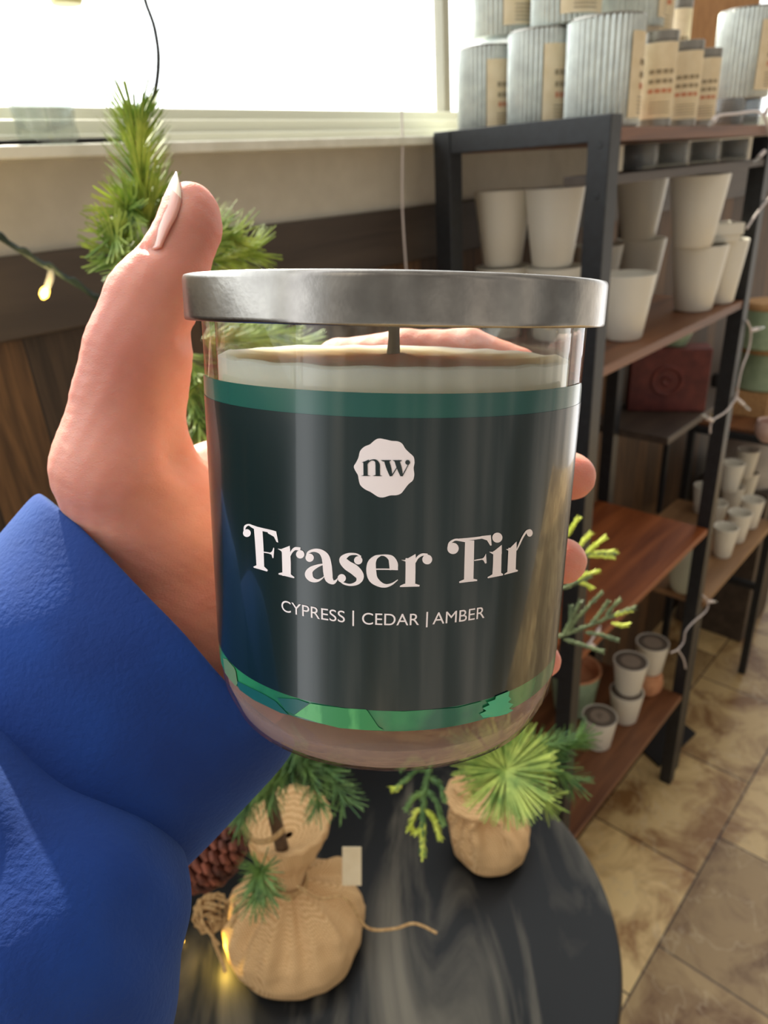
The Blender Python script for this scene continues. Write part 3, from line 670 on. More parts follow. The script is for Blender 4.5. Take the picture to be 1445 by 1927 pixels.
b = MB(); b.tube(catmull([L1(at(560, 1668, .655)), L1(at(600, 1690, .645)), L1(at(650, 1690, .65)), L1(at(690, 1745, .668)), L1(at(740, 1748, .675)), L1(at(780, 1738, .68)), L1(at(822, 1756, .675))]), .0013, 6)
b.build('twine_tail', K['twine'], T1); b = MB(); b.tube(catmull([L1(at(455, 1555, .62)), L1(at(480, 1582, .615)), L1(at(510, 1580, .61)), L1(at(535, 1560, .61))]), .0022, 6); b.build('twine_tail', K['twine'], T1)
A_ = L1(at(662, 1630, .672)); b = MB(); ex = Vector(M[:, 0]) * .0085; ey = -Vector(M[:, 1]) * .017; ez = Vector(M[:, 2]) * .0008
b.add([A_ + sx_ * ex + sy_ * ey + sz_ * ez for sx_ in (-1, 1) for sy_ in (-1, 1) for sz_ in (-1, 1)], [(0, 1, 3, 2), (4, 6, 7, 5), (0, 4, 5, 1), (2, 3, 7, 6), (0, 2, 6, 4), (1, 5, 7, 3)]); b.build('hang_tag', K['paper'], T1, smooth=False)
# boughs: leader and whorls
random.seed(11)
for z0, z1 in ((0, 1),):
    tp = [Vector(p) for p in P]
    top = tp[-16:]
    bough(T1, [L1(ony(278, 420, .418)), L1(ony(266, 330, .42)), L1(ony(256, 242, .422))], .029, 7500, spread=.78)
for (a, bb_, c, y0) in (((300, 500), (345, 470), (435, 450), .41), ((300, 520), (360, 500), (468, 478), .41), ((290, 480), (250, 450), (218, 440), .42), ((300, 520), (260, 500), (222, 480), .42), ((290, 430), (262, 400), (238, 395), .42), ((285, 390), (300, 370), (318, 395), .42), ((300, 480), (330, 440), (400, 432), .42),
        ((330, 700), (360, 740), (375, 800), .41), ((335, 660), (360, 690), (372, 720), .41), ((380, 640), (450, 640), (520, 625), .40), ((380, 600), (440, 610), (560, 650), .42)):
    bough(T1, [L1(ony(*a, y0)), L1(ony(*bb_, y0)), L1(ony(*c, y0 - .01))], .024, 3600)
for (a, c, dd) in (((560, 1440), (505, 1500), .60), ((560, 1420), (600, 1510), .61), ((580, 1400), (545, 1450), .60), ((540, 1430), (455, 1535), .60), ((600, 1440), (645, 1500), .62), ((560, 1420), (440, 1490), .60), ((500, 1630), (478, 1690), .60), ((490, 1640), (500, 1680), .595)):
    A_ = at(*a, dd); C_ = at(*c, dd); mid = (A_ + C_) / 2 + Vector((0, 0, .01))
    bough(T1, [L1(A_), L1(mid), L1(C_)], .021, 3800, m=('needle2', 'bark'), spread=.95)
# ---- pinecone (tied to the tall tree)
pc = thing('pinecone', 'dark brown pinecone beside the blue sleeve, tied at the burlap base', 'pinecone', at(392, 1607, .62))
ax = (at(462, 1568, .615) - at(330, 1640, .63)).normalized(); qz = ax.to_track_quat('Z', 'X')
b = MB()
for i in range(105):
    f_ = i / 105; a = i * 2.39996; z = (f_ - .5) * .066; rr = .0225 * math.sin(PI * (f_ * .80 + .13)) ** .8
    d = Vector((math.cos(a), math.sin(a), -.15 + .5 * f_)).normalized(); t_ = Vector((-math.sin(a), math.cos(a), 0)); n_ = d.cross(t_)
    c_ = Vector((math.cos(a) * rr * .35, math.sin(a) * rr * .35, z)); tip = Vector((math.cos(a) * rr, math.sin(a) * rr, z)) + d * .003
    w_ = .0085 * (.5 + .6 * math.sin(PI * (.15 + .8 * f_))); th = n_ * .0014
    vs = [c_ - t_ * w_ * .3 + th, c_ + t_ * w_ * .3 + th, tip + t_ * w_ * .8 + th, tip + d * .0022, tip - t_ * w_ * .8 + th]
    vs2 = [v - th * 2.2 for v in vs]
    b.add([qz @ v for v in vs + vs2], [(0, 1, 2, 3, 4), (9, 8, 7, 6, 5), (0, 5, 6, 1), (1, 6, 7, 2), (2, 7, 8, 3), (3, 8, 9, 4), (4, 9, 5, 0)])
b.build('scales', K['cone'], pc, smooth=False)
# ---- small tree
B2 = onz(922, 1594, TT); B2.z = TT; T2 = thing('fir_tree', 'small mixed greenery tree in a smooth burlap pot right of the burlap bag', 'fir tree', B2)
def L2(p): return Vector(p) - B2
b = MB(); bag_profile(b, (0, 0, 0), .0435, 0, .030, .072, .017, .095, seed=4.1, pleats=5, lean=(-.012, .02)); b.build('burlap_bag', K['burlap'], T2, angle=80)
b = MB(); tk = catmull([Vector((0, .01, .05)), Vector((.0, .02, .15)), L2(at(930, 1250, .63)), L2(at(960, 1100, .60))]); b.tube(tk, .004, 8); b.build('trunk', K['bark'], T2)
for (c0, spd) in (((952, 1442), 1.25),):
    A_ = L2(at(952, 1452, .585)); D_ = L2(at(952, 1440, .50)) - A_; bough(T2, [A_ - D_ * .3, A_, A_ + D_ * .12], .042, 9000, m=('needle', 'bark'), spread=1.15)
for (a, c, dd, mm) in (((940, 1470), (1020, 1500), .60, 'needle'), ((950, 1450), (1010, 1440), .61, 'needle'), ((950, 1450), (900, 1440), .61, 'needle2'), ((940, 1440), (930, 1390), .62, 'needle2'), ((980, 1420), (1040, 1400), .63, 'needle2'), ((900, 1420), (870, 1400), .63, 'needle2'), ((1000, 1430), (1075, 1470), .64, 'needle2'), ((1030, 1440), (1090, 1390), .65, 'needle2')):
    A_ = at(*a, dd); C_ = at(*c, dd); bough(T2, [L2(A_), L2((A_ + C_) / 2 + Vector((0, 0, .005))), L2(C_)], .022, 3500, m=(mm, 'bark'))
def SP(px, d, twigs, **k):
    s_ = sprig(T2, px, d, twigs, **k)
    for o in [s_] + list(s_.children):
        o.data.transform(Matrix.Translation(-B2))
    return s_
z0 = lambda L: [(u, v, 0) for (u, v) in L]
TT_ = lambda *p: tuple((u, v, 0) for (u, v) in p)
# left drooping sprig
SP(z0([(815, 1425), (800, 1480), (795, 1540), (796, 1600)]), .62,
   [TT_((805, 1450), (785, 1450), (752, 1478)), TT_((803, 1440), (780, 1430), (758, 1445)), TT_((805, 1460), (825, 1475), (835, 1500)), TT_((800, 1490), (780, 1500), (768, 1518)) , TT_((800, 1480), (820, 1510), (832, 1545)),
    TT_((797, 1520), (783, 1530), (772, 1556)) + (1,), TT_((797, 1520), (815, 1540), (826, 1570)) + (1,), TT_((796, 1540), (795, 1570), (796, 1604)) + (1,), TT_((796, 1550), (786, 1565), (778, 1560)) + (1,), TT_((757, 1470), (752, 1478), (744, 1482)) + (1,)], ln=.007, m='needle2')
# lime sprigs at the right of the jar
for (s0, tw) in (([(1055, 1080), (1075, 1065), (1105, 1045), (1152, 1042)], [TT_((1068, 1010), (1075, 995), (1086, 978)) + (1,), TT_((1080, 1045), (1095, 1022), (1108, 1008)) + (1,), TT_((1100, 1045), (1118, 1028), (1136, 1014)) + (1,), TT_((1108, 1044), (1130, 1040), (1156, 1038)) + (1,), TT_((1100, 1046), (1125, 1046), (1150, 1048)) + (1,)]),
                 ([(1050, 1110), (1075, 1100), (1095, 1090), (1108, 1085)], [TT_((1085, 1095), (1100, 1083), (1122, 1076)) + (1,), TT_((1085, 1095), (1098, 1098), (1108, 1104)) + (1,)])):
    SP(z0(s0), .60, tw, ln=.005, m='sage')
# grey green sprig
SP(z0([(1045, 1200), (1100, 1180), (1150, 1160), (1190, 1145)]), .60,
   [TT_((1065, 1195), (1085, 1165), (1130, 1118)), TT_((1070, 1190), (1078, 1160), (1090, 1135)), TT_((1060, 1196), (1072, 1170), (1074, 1145)), TT_((1110, 1178), (1128, 1155), (1142, 1135)), TT_((1140, 1164), (1150, 1145), (1163, 1132)),
    TT_((1150, 1160), (1165, 1155), (1184, 1150)) + (1,), TT_((1150, 1172), (1165, 1176), (1178, 1176)) + (1,), TT_((1060, 1203), (1090, 1212), (1130, 1225)), TT_((1100, 1190), (1130, 1195), (1160, 1204))], ln=.0045, m='sage')

# ================================================================== LEFT SIDE: fairy light cord, hoop, window votive
t = thing('fairy_lights', 'dark green cord with a glowing warm bulb, left of the hand', 'string lights')
P = [ony(u, v, .70) for (u, v) in ((-40, 425), (0, 447), (60, 485), (120, 520), (180, 560), (240, 620))]
b = MB(); b.tube(catmull(P), .0026, 8); b.tube(catmull([p + Vector((.001, -.002, .003 * math.sin(i * 2.0))) for i, p in enumerate(catmull(P, 4))], 3), .0018, 6); b.build('cord', K['cord'], t)
b = MB(); b.tube([ony(97, 507, .70), ony(94, 525, .70), ony(88, 542, .70)], [.0028, .0034, .003], 8); so1 = b.build('socket', K['clearplastic'], t)
b = MB(); b.tube([ony(88, 541, .70), ony(85, 547, .70), ony(82, 556, .70), ony(80, 563, .70)], [.0026, .0042, .0042, .0012], 12); b.build('bulb', K['warmbulb'], so1)
pl = bpy.data.lights.new('bulb_light', 'POINT'); pl.energy = .12; pl.color = (1, .72, .3); pl.shadow_soft_size = .004
po = bpy.data.objects.new('bulb_light', pl); col.objects.link(po); po.parent = t; po.location = ony(82, 556, .69)
# a bulb of the same kind lying on the table behind the twine tails
t = thing('fairy_lights', 'warm fairy bulb on the table beneath the twine bow', 'string lights')
A_ = onz(322, 1752, TT + .004); B_ = onz(345, 1772, TT + .004); b = MB(); b.tube([A_, A_.lerp(B_, .6)], .0026, 8); so1 = b.build('socket', K['cord'], t)
b = MB(); b.tube([A_.lerp(B_, .6), B_], [.0024, .0012], 8); b.build('bulb', K['warmbulb'], so1)
pl = bpy.data.lights.new('bulb_light', 'POINT'); pl.energy = .09; pl.color = (1, .66, .10); pl.shadow_soft_size = .004
po = bpy.data.objects.new('bulb_light', pl); col.objects.link(po); po.parent = t; po.location = onz(405, 1790, TT + .022)
SZ = 1.3645
t = thing('hoop_stand', 'thin black wire hoop on a bar standing on the window sill', 'ornament')
hp = [ony(u, v, .802) for (u, v) in ((262, -60), (273, 0), (290, 50), (298, 105), (294, 160), (280, 210), (262, 236), (243, 262))]
b = MB(); b.tube(catmull(hp), [.0022 + .0008 * i / 56 for i in range(57)], 8); b.build('hoop', K['wire'], t)
b = MB(); b.tube([ony(-60, 271, .802), ony(242, 262, .802)], .0026, 8); b.build('base_bar', K['wire'], t)
t = thing('glass_votive', 'clear glass votive jar standing on the sill inside the hoop', 'jar', (ony(92, 258, .818).x, .818, 1.734))
b = MB(); b.lathe([(0, 0), (.024, 0), (.029, .003), (.030, .009), (.029, .02), (.034, .05), (.037, .10), (.0365, .10), (.031, .05), (.026, .016), (0, .012)], 40); b.build('body', K['jarglass'], t)
t = thing('yellow_ornament', 'pale yellow ornament hanging at the top left of the window', 'ornament', ony(122, -12, .80))
b = MB(); b.lathe([(0, -.010), (.014, -.009), (.016, -.005), (.016, .02), (.010, .03), (.0012, .034), (.0012, .2)], 24, mod=lambda a, r, z: r); b.build('body', K['yellow'], t)

# ================================================================== THE CANDLE
S = .046                                              # lid radius
pc_ = math.radians(15.9)
hv = np.array([0, math.sin(pc_), -math.cos(pc_)]); av = np.array([0, math.cos(pc_), math.sin(pc_)])
D_ = 3.631 * S
roll = math.radians(1.0)
Rr = np.array([[math.cos(roll), math.sin(roll), 0], [-math.sin(roll), math.cos(roll), 0], [0, 0, 1]])
ccam = hv * D_ + np.array([.0023, 0, 0])
axc = Rr @ av; fwd = hv - axc * (hv @ axc); fwd = _n(fwd); rgt = np.cross(fwd, axc)
Cw = R @ ccam + O; Aw = R @ axc; Fw = R @ fwd; Xw = R @ rgt   # candle axis, away, right in world
CM = Matrix(((Xw[0], Fw[0], Aw[0], Cw[0]), (Xw[1], Fw[1], Aw[1], Cw[1]), (Xw[2], Fw[2], Aw[2], Cw[2]), (0, 0, 0, 1)))
CMI = CM.inverted()
candle = thing('candle_jar', 'glass jar candle with a dark green label and silver lid held up in the hand', 'candle'); candle.matrix_world = CM
ZT, ZB = .138 * S, -.058 * S
RG1, RG2 = .922 * S, .915 * S
ZL1, ZL2 = -.310 * S, -1.782 * S
ZBOT = -2.09 * S
def rg(z): return RG1 + (RG2 - RG1) * (z - ZL1) / (ZL2 - ZL1)
# lid
b = MB(); b.lathe([(0, ZT - .0012), (S * .93, ZT - .0012), (S * .95, ZT - .0002), (S * .985, ZT), (S * .993, ZT - .00008), (S * .9975, ZT - .0004), (S, ZT - .0009), (S, ZT - .0013), (S, ZB + .0010), (S, ZB + .0006), (S * .998, ZB + .0002), (S * .994, ZB), (S * .975, ZB + .0005), (S * .972, ZT - .003), (0, ZT - .003)], 160)
b.build('lid', K['lid'], candle, angle=60)
# glass
zb = ZBOT
prof = [(0, zb + .0006), (rg(zb) * .74, zb), (rg(zb) * .84, zb + .0006), (rg(zb) * .93, zb + .0032), (rg(zb) * .985, zb + .0085), (rg(zb + .014), zb + .014)]
prof += [(rg(z), z) for z in np.linspace(zb + .02, ZB - .0006, 8)]
zt_ = ZB + .0025
prof += [(rg(zt_), zt_ - .0006), (rg(zt_) - .0014, zt_), (rg(zt_) - .0026, zt_ - .0008)]
prof += [(rg(z) - .0027, z) for z in np.linspace(ZB - .002, zb + .02, 7)] + [(rg(zb) * .80, zb + .0105), (0, zb + .0095)]
b = MB(); b.lathe([(float(a), float(c)) for a, c in prof], 144); b.build('glass', K['glass'], candle, angle=60)
# wax
ZW = -.0102
wr = lambda z: rg(z) - .0030
b = MB()
wp = [(0, zb + .0102), (wr(zb) * .78, zb + .0108), (wr(zb) * .94, zb + .016), (wr(zb + .022), zb + .022), (wr(ZW) , ZW - .004), (wr(ZW), ZW), (wr(ZW) - .001, ZW + .0005), (wr(ZW) - .004, ZW - .0002), (wr(ZW) * .6, ZW - .0009), (.006, ZW - .0004), (.0022, ZW + .0006), (0, ZW + .0006)]
b.lathe(wp, 120)
b.v = [(x, y, z + (.0005 * noise.noise(Vector((x, y, 0)) * 150) if z > ZW - .003 else 0)) for (x, y, z) in b.v]
b.build('wax', K['wax'], candle, angle=60)
b = MB(); b.tube([(0, 0, ZW - .001), (.0001, 0, ZW + .004), (0, .0003, ZB + .0005)], [.0017, .0013, .0013], 12); b.build('wick', K['wick'], candle)
# thick frosted glass foot
b = MB(); b.lathe([(0, zb + .0011), (rg(zb) * .73, zb + .0006), (rg(zb) * .83, zb + .0012), (rg(zb) * .915, zb + .0036), (rg(zb) * .965, zb + .009), (rg(zb) * .80, zb + .0098), (0, zb + .0092)], 96); b.build('glass_foot', K['glassbase'], candle)

def un(u, v):
    """pixel of the label artwork -> (angle, height) on the jar wall"""
    o = CMI @ Vector(O); d = (CMI.to_3x3() @ Vector(ray(u, v))).normalized()
    k = (RG2 - RG1) / (ZL2 - ZL1); r0 = RG1 - k * ZL1
    # (ox+t dx)^2+(oy+t dy)^2 = (r0+k z)^2
    a = d.x ** 2 + d.y ** 2 - (k * d.z) ** 2; bq = 2 * (o.x * d.x + o.y * d.y - k * d.z * (r0 + k * o.z)); c = o.x ** 2 + o.y ** 2 - (r0 + k * o.z) ** 2
    disc = max(0, bq * bq - 4 * a * c); t_ = (-bq - math.sqrt(disc)) / (2 * a); p = o + d * t_
    return math.atan2(p.x, -p.y), p.z
def wrap(th, z, off): r = rg(z) + off; return (r * math.sin(th), -r * math.cos(th), z)
def wpatch(mb, th0, th1, z0f, z1f, off, n=64, mi=0):
    vs = []
    for i in range(n + 1):
        th = th0 + (th1 - th0) * i / n
        a_, c_ = (z0f(th) if callable(z0f) else z0f), (z1f(th) if callable(z1f) else z1f)
        vs += [wrap(th, a_, off), wrap(th, c_, off)]
    mb.add(vs, [(2 * i, 2 * i + 2, 2 * i + 3, 2 * i + 1) for i in range(n)], mi)
TL, TR = un(388, 980)[0], un(1072, 980)[0]
TL = -1.33; TR = 1.22
def rc(th, base, sgn, r=.0028):                        # rounded corners
    e_ = min(th - TL, TR - th) * S * .9
    return base + (sgn * (r - math.sqrt(max(0, r * r - (r - e_) ** 2))) if e_ < r else 0)
def edges(th0, th1, n): return [th0 + (th1 - th0) * (1 - math.cos(PI * i / n)) / 2 for i in range(n + 1)]
zt0, zb0 = un(738, 740)[1], un(738, 1375)[1]
zd0, zd1 = un(738, 786)[1], un(738, 1336)[1]
b = MB(); ths = edges(TL, TR, 110); vs = []
for th in ths: vs += [wrap(th, rc(th, zb0, 1), .0002), wrap(th, rc(th, zt0, -1), .0002)]
b.add(vs, [(2 * i, 2 * i + 2, 2 * i + 3, 2 * i + 1) for i in range(110)])
label = b.build('label', K['labelgreen'], candle)
b = MB(); vs = []
for th in ths: vs += [wrap(th, zd0 - .0004, .00028), wrap(th, rc(th, zt0, -1), .00028)]
b.add(vs, [(2 * i, 2 * i + 2, 2 * i + 3, 2 * i + 1) for i in range(110)]); b.build('label_header', K['labeltop'], label)
b = MB(); wpatch(b, TL + .0, TR - .0, zd1, zd0, .00036, 110); b.build('label_panel', K['labeldark'], label)
OFF = .00046
def poly(mb, P, off=OFF, mi=0, fr=None):
    vs = [wrap(*un(*(fr(*p) if fr else p)), off) for p in P]; mb.add(vs, [tuple(range(len(vs)))], mi)
def disc(mb, x, y, r, fr, off=OFF, n=28, mi=0, ry=None): poly(mb, [(x + r * math.cos(2 * PI * k / n), y + (ry or r) * math.sin(2 * PI * k / n)) for k in range(n)], off, mi, fr)
def stroke(mb, pts, fr, off=OFF, mi=0, n=9):
    P = catmull([(x, y, w_) for (x, y, w_) in pts], n); vs = []; N = len(P)
    for i, p in enumerate(P):
        t_ = P[min(i + 1, N - 1)] - P[max(i - 1, 0)]; l_ = math.hypot(t_.x, t_.y) or 1; nx, ny = -t_.y / l_, t_.x / l_; h_ = max(p.z, 1) / 2
        vs += [wrap(*un(*fr(p.x + nx * h_, p.y + ny * h_)), off), wrap(*un(*fr(p.x - nx * h_, p.y - ny * h_)), off)]
    mb.add(vs, [(2 * i, 2 * i + 2, 2 * i + 3, 2 * i + 1) for i in range(N - 1)], mi)
k3 = 340 / 1445
fA = lambda x, y: (400 + k3 * x, 950 + k3 * y)
fB = lambda x, y: (700 + k3 * x, 950 + k3 * y)
def glyph(strokes, polys, discs, fr):
    b = MB(); o = OFF
    for s_ in strokes: stroke(b, s_, fr, o); o += .000004
    for p_ in polys: poly(b, p_, o, 0, fr); o += .000004
    for d_ in discs: disc(b, *d_, fr, o); o += .000004
    return b
letters = [
 ([[(378, 188, 66), (388, 330, 64), (396, 505, 60)], [(268, 205, 10), (276, 170, 18), (303, 156, 14), (335, 170, 22), (380, 190, 30)], [(345, 176, 22), (420, 195, 24), (490, 210, 22), (520, 216, 14)], [(412, 372, 7), (450, 378, 9), (485, 384, 8)]],
  [[(340, 490), (366, 478), (426, 488), (455, 516), (450, 528), (345, 498)], [(455, 198), (521, 207), (538, 297), (524, 292), (503, 250), (455, 222)], [(501, 335), (506, 345), (500, 420), (492, 420), (485, 394), (462, 384), (488, 368)]],
  [(290, 222, 31)], fA),
 ([[(598, 368, 66), (602, 460, 68), (603, 562, 66)], [(630, 405, 8), (645, 368, 18), (672, 345, 24), (712, 348, 26)]],
  [[(532, 346), (560, 349), (628, 322), (633, 380), (570, 384), (560, 364)], [(540, 541), (568, 535), (634, 548), (665, 572), (662, 581), (540, 551)]], [(711, 390, 33)], fA),
 ([[(760, 405, 8), (775, 375, 18), (820, 358, 24), (872, 370, 40), (908, 410, 62), (922, 470, 70), (928, 530, 72), (938, 585, 62), (968, 612, 36), (993, 600, 16), (1003, 582, 4)],
   [(895, 468, 10), (845, 483, 24), (795, 512, 44), (778, 550, 62), (800, 588, 44), (845, 600, 22), (885, 580, 10), (898, 565, 5)]], [], [(785, 417, 33)], fA),
 ([[(1190, 408, 12), (1150, 388, 14), (1090, 392, 26), (1048, 430, 58), (1080, 475, 74), (1140, 515, 80), (1180, 565, 66), (1165, 612, 36), (1110, 633, 18), (1055, 622, 16), (1018, 595, 10)]], [], [(1168, 437, 33), (1038, 580, 33)], fA),
 ([[(30, 508, 10), (120, 508, 10), (206, 512, 8)], [(48, 400, 8), (100, 397, 14), (150, 420, 48), (170, 462, 68), (173, 500, 66), (174, 513, 66)], [(75, 395, 8), (30, 415, 34), (0, 460, 66), (-4, 525, 78), (12, 585, 70), (60, 626, 46), (110, 640, 28), (160, 625, 16), (205, 592, 6)]], [], [], fB),
 ([[(305, 420, 78), (305, 520, 78), (303, 640, 78)], [(343, 455, 8), (362, 415, 18), (398, 392, 20), (440, 393, 18)]],
  [[(230, 433), (260, 435), (345, 386), (350, 445), (285, 458), (262, 445)], [(222, 640), (255, 624), (345, 624), (378, 634), (375, 646), (222, 650)]], [(437, 430, 39)], fB),
 ([[(772, 278, 72), (768, 430, 74), (764, 606, 74)], [(600, 340, 8), (615, 300, 18), (655, 274, 16), (700, 276, 20), (760, 284, 26)], [(690, 273, 18), (800, 264, 20), (900, 250, 18), (935, 243, 12)], [(808, 438, 8), (845, 432, 10), (885, 425, 8)]],
  [[(688, 606), (724, 590), (806, 585), (832, 592), (830, 602), (690, 618)], [(862, 244), (938, 236), (945, 318), (934, 321), (908, 278), (866, 264)], [(900, 385), (905, 460), (893, 463), (880, 438), (860, 430), (884, 414)]], [(640, 342, 45)], fB),
 ([[(991, 365, 66), (989, 460, 66), (985, 560, 70)]], [[(925, 370), (955, 371), (1025, 315), (1025, 388), (962, 394)], [(912, 572), (950, 550), (1020, 538), (1036, 547), (1034, 558), (915, 581)]], [(990, 257, 40)], fB),
 ([[(1110, 340, 64), (1106, 430, 64), (1102, 530, 66)], [(1142, 360, 6), (1160, 320, 12), (1190, 255, 14), (1222, 208, 16), (1250, 196, 12)]],
  [[(1058, 350), (1085, 346), (1142, 288), (1143, 348), (1088, 368)], [(1045, 547), (1075, 527), (1135, 510), (1153, 517), (1150, 527), (1045, 554)]], [(1245, 220, 24, )], fB)]
for (s_, p_, d_, fr) in letters:
    b = MB(); o = OFF
    for x in s_: stroke(b, x, fr, o); o += .000004
    for x in p_: poly(b, x, o, 0, fr); o += .000004
    for x in d_: disc(b, x[0], x[1], x[2], fr, o, ry=x[2] * (1.25 if x[0] > 1200 and fr is fB else 1)); o += .000004
    b.build('letter', K['print'], label, smooth=False)
# emblem
k5 = 170 / 1445; fC = lambda x, y: (640 + k5 * x, 800 + k5 * y)
blob = [(650, 207), (740, 225), (830, 245), (920, 252), (990, 290), (1040, 370), (1110, 440), (1170, 500), (1184, 590), (1170, 680), (1180, 780), (1160, 870), (1090, 935), (1030, 1010), (975, 1080), (900, 1110), (800, 1115), (700, 1145), (620, 1140), (550, 1100), (490, 1060), (400, 1015), (330, 950), (305, 870), (290, 790), (245, 710), (228, 650), (262, 590), (300, 510), (325, 410), (390, 340), (480, 300), (550, 240), (600, 212)]
b = MB(); BL = [(p.x, p.y) for p in catmull([(x, y, 0) for x, y in blob], 4, True)]; nb = len(BL); vs = []
for k in range(7):
    s_ = (k + .02) / 6.02
    vs += [wrap(*un(*fC(705 + (x - 705) * s_, 675 + (y - 675) * s_)), OFF) for (x, y) in BL]
b.add(vs, [(k * nb + i, k * nb + (i + 1) % nb, (k + 1) * nb + (i + 1) % nb, (k + 1) * nb + i) for k in range(6) for i in range(nb)]); em = b.build('emblem', K['print'], label, smooth=False)
b = MB(); o = OFF + .00008
for s_ in ([(410, 572, 64), (412, 680, 66), (413, 795, 66)], [(440, 610, 10), (470, 570, 18), (520, 548, 18), (575, 562, 40), (602, 620, 68), (604, 700, 70), (606, 795, 70)], [(742, 558, 76), (780, 680, 76), (815, 805, 40)], [(822, 805, 14), (865, 735, 14), (912, 660, 12)], [(905, 558, 76), (945, 680, 76), (982, 805, 40)], [(988, 808, 14), (1040, 710, 14), (1095, 600, 12)]):
    stroke(b, s_, fC, o); o += .000004
for p_ in ([(352, 582), (380, 580), (465, 540), (470, 575), (400, 605)], [(340, 803), (375, 790), (450, 790), (497, 803)], [(520, 803), (560, 790), (640, 790), (678, 805)], [(650, 550), (812, 550), (812, 560), (785, 572), (690, 572)], [(835, 551), (982, 551), (980, 562), (955, 574), (875, 574)]):
    poly(b, p_, o, 0, fC); o += .000004
disc(b, 1075, 585, 38, fC, o); b.build('emblem_letters', K['labeldark'], em, smooth=False)
# scent line
def text_mesh(s_, size):
    cu = bpy.data.curves.new('t', 'FONT'); cu.body = s_; cu.size = size; ob = bpy.data.objects.new('t', cu); col.objects.link(ob)
    dg = bpy.context.evaluated_depsgraph_get(); me = bpy.data.meshes.new_from_object(ob.evaluated_get(dg))
    vs = [tuple(v.co) for v in me.vertices]; fs = [tuple(p.vertices) for p in me.polygons]
    bpy.data.objects.remove(ob); bpy.data.curves.remove(cu); bpy.data.meshes.remove(me); return vs, fs
zbase = un(735, 1175)[1]; ztop = un(735, 1153)[1]
for (s_, u0, u1) in (('CYPRESS', 533, 650), ('|', 664, 667), ('CEDAR', 682, 788), ('|', 801, 804), ('AMBER', 813, 909)):
    vs, fs = text_mesh(s_, 1.0); xs = [v[0] for v in vs]; ys = [v[1] for v in vs]; th0, th1 = un(u0, 1162)[0], un(u1, 1162)[0]
    y0, y1 = min(ys), max(ys); yb, yt = zbase, ztop
    if s_ == '|': yb, yt = zbase - (ztop - zbase) * .22, ztop + (ztop - zbase) * .1
    b = MB(); b.add([wrap(th0 + (th1 - th0) * (x - min(xs)) / (max(xs) - min(xs)), yb + (yt - yb) * (y - y0) / (y1 - y0), OFF) for (x, y, z) in vs], fs)
    b.build('scent_lettering', K['print'], label, smooth=False)
# landscape print along the foot
zf = lambda th: zb0 + .0002
def art(P, m_, off, name):
    b = MB(); us = [p[0] for p in P]; u0, u1 = min(us) + .01, max(us) - .01; n = max(2, int((u1 - u0) / 3)); vs = []
    for i in range(n + 1):
        u = u0 + (u1 - u0) * i / n; ys = []
        for k in range(len(P)):
            (xa, ya), (xb_, yb_) = P[k], P[(k + 1) % len(P)]
            if (xa - u) * (xb_ - u) <= 0 and abs(xa - xb_) > 1e-6: ys.append(ya + (yb_ - ya) * (u - xa) / (xb_ - xa))
        a_, c_ = max(ys), min(ys)
        vs += [wrap(*un(u, a_), off), wrap(*un(u, (a_ + c_) / 2), off), wrap(*un(u, c_), off)]
    b.add(vs, [(3 * i + q_, 3 * i + 3 + q_, 3 * i + 4 + q_, 3 * i + 1 + q_) for i in range(n) for q_ in (0, 1)])
    b.build(name, m_, label, smooth=False)
P = [(448, 1280), (500, 1306), (520, 1318), (545, 1344), (530, 1340), (480, 1316), (452, 1296)]
art(P, K['deepprint'], .00039, 'hill_print')
art([(700, 1335), (760, 1337), (860, 1330), (905, 1318), (908, 1345), (850, 1362), (760, 1371), (724, 1372)], K['labelgreen'], .00038, 'forest_print')
art([(556, 1344), (585, 1322), (610, 1326), (650, 1331), (690, 1333), (712, 1366), (722, 1372), (690, 1372), (640, 1368), (600, 1358)], K['mount'], .00041, 'mountain_print')
art([(524, 1312), (560, 1314), (583, 1322), (556, 1343), (540, 1336)], K['deepprint'], .00040, 'hill_print')
b = MB(); poly(b, [(928, 1346), (906, 1348), (900, 1341), (912, 1335), (905, 1330), (918, 1324), (914, 1319), (928, 1314), (930, 1308), (945, 1302), (955, 1298), (953, 1308), (958, 1313), (952, 1319), (962, 1323), (954, 1331), (962, 1334), (950, 1341), (935, 1345)], .0006); b.build('tree_print', K['tealtree'], label, smooth=False)
art([(423, 1238), (430, 1240), (446, 1258), (450, 1285), (448, 1292), (436, 1278), (424, 1262)], K['olive'], .00042, 'tree_print')

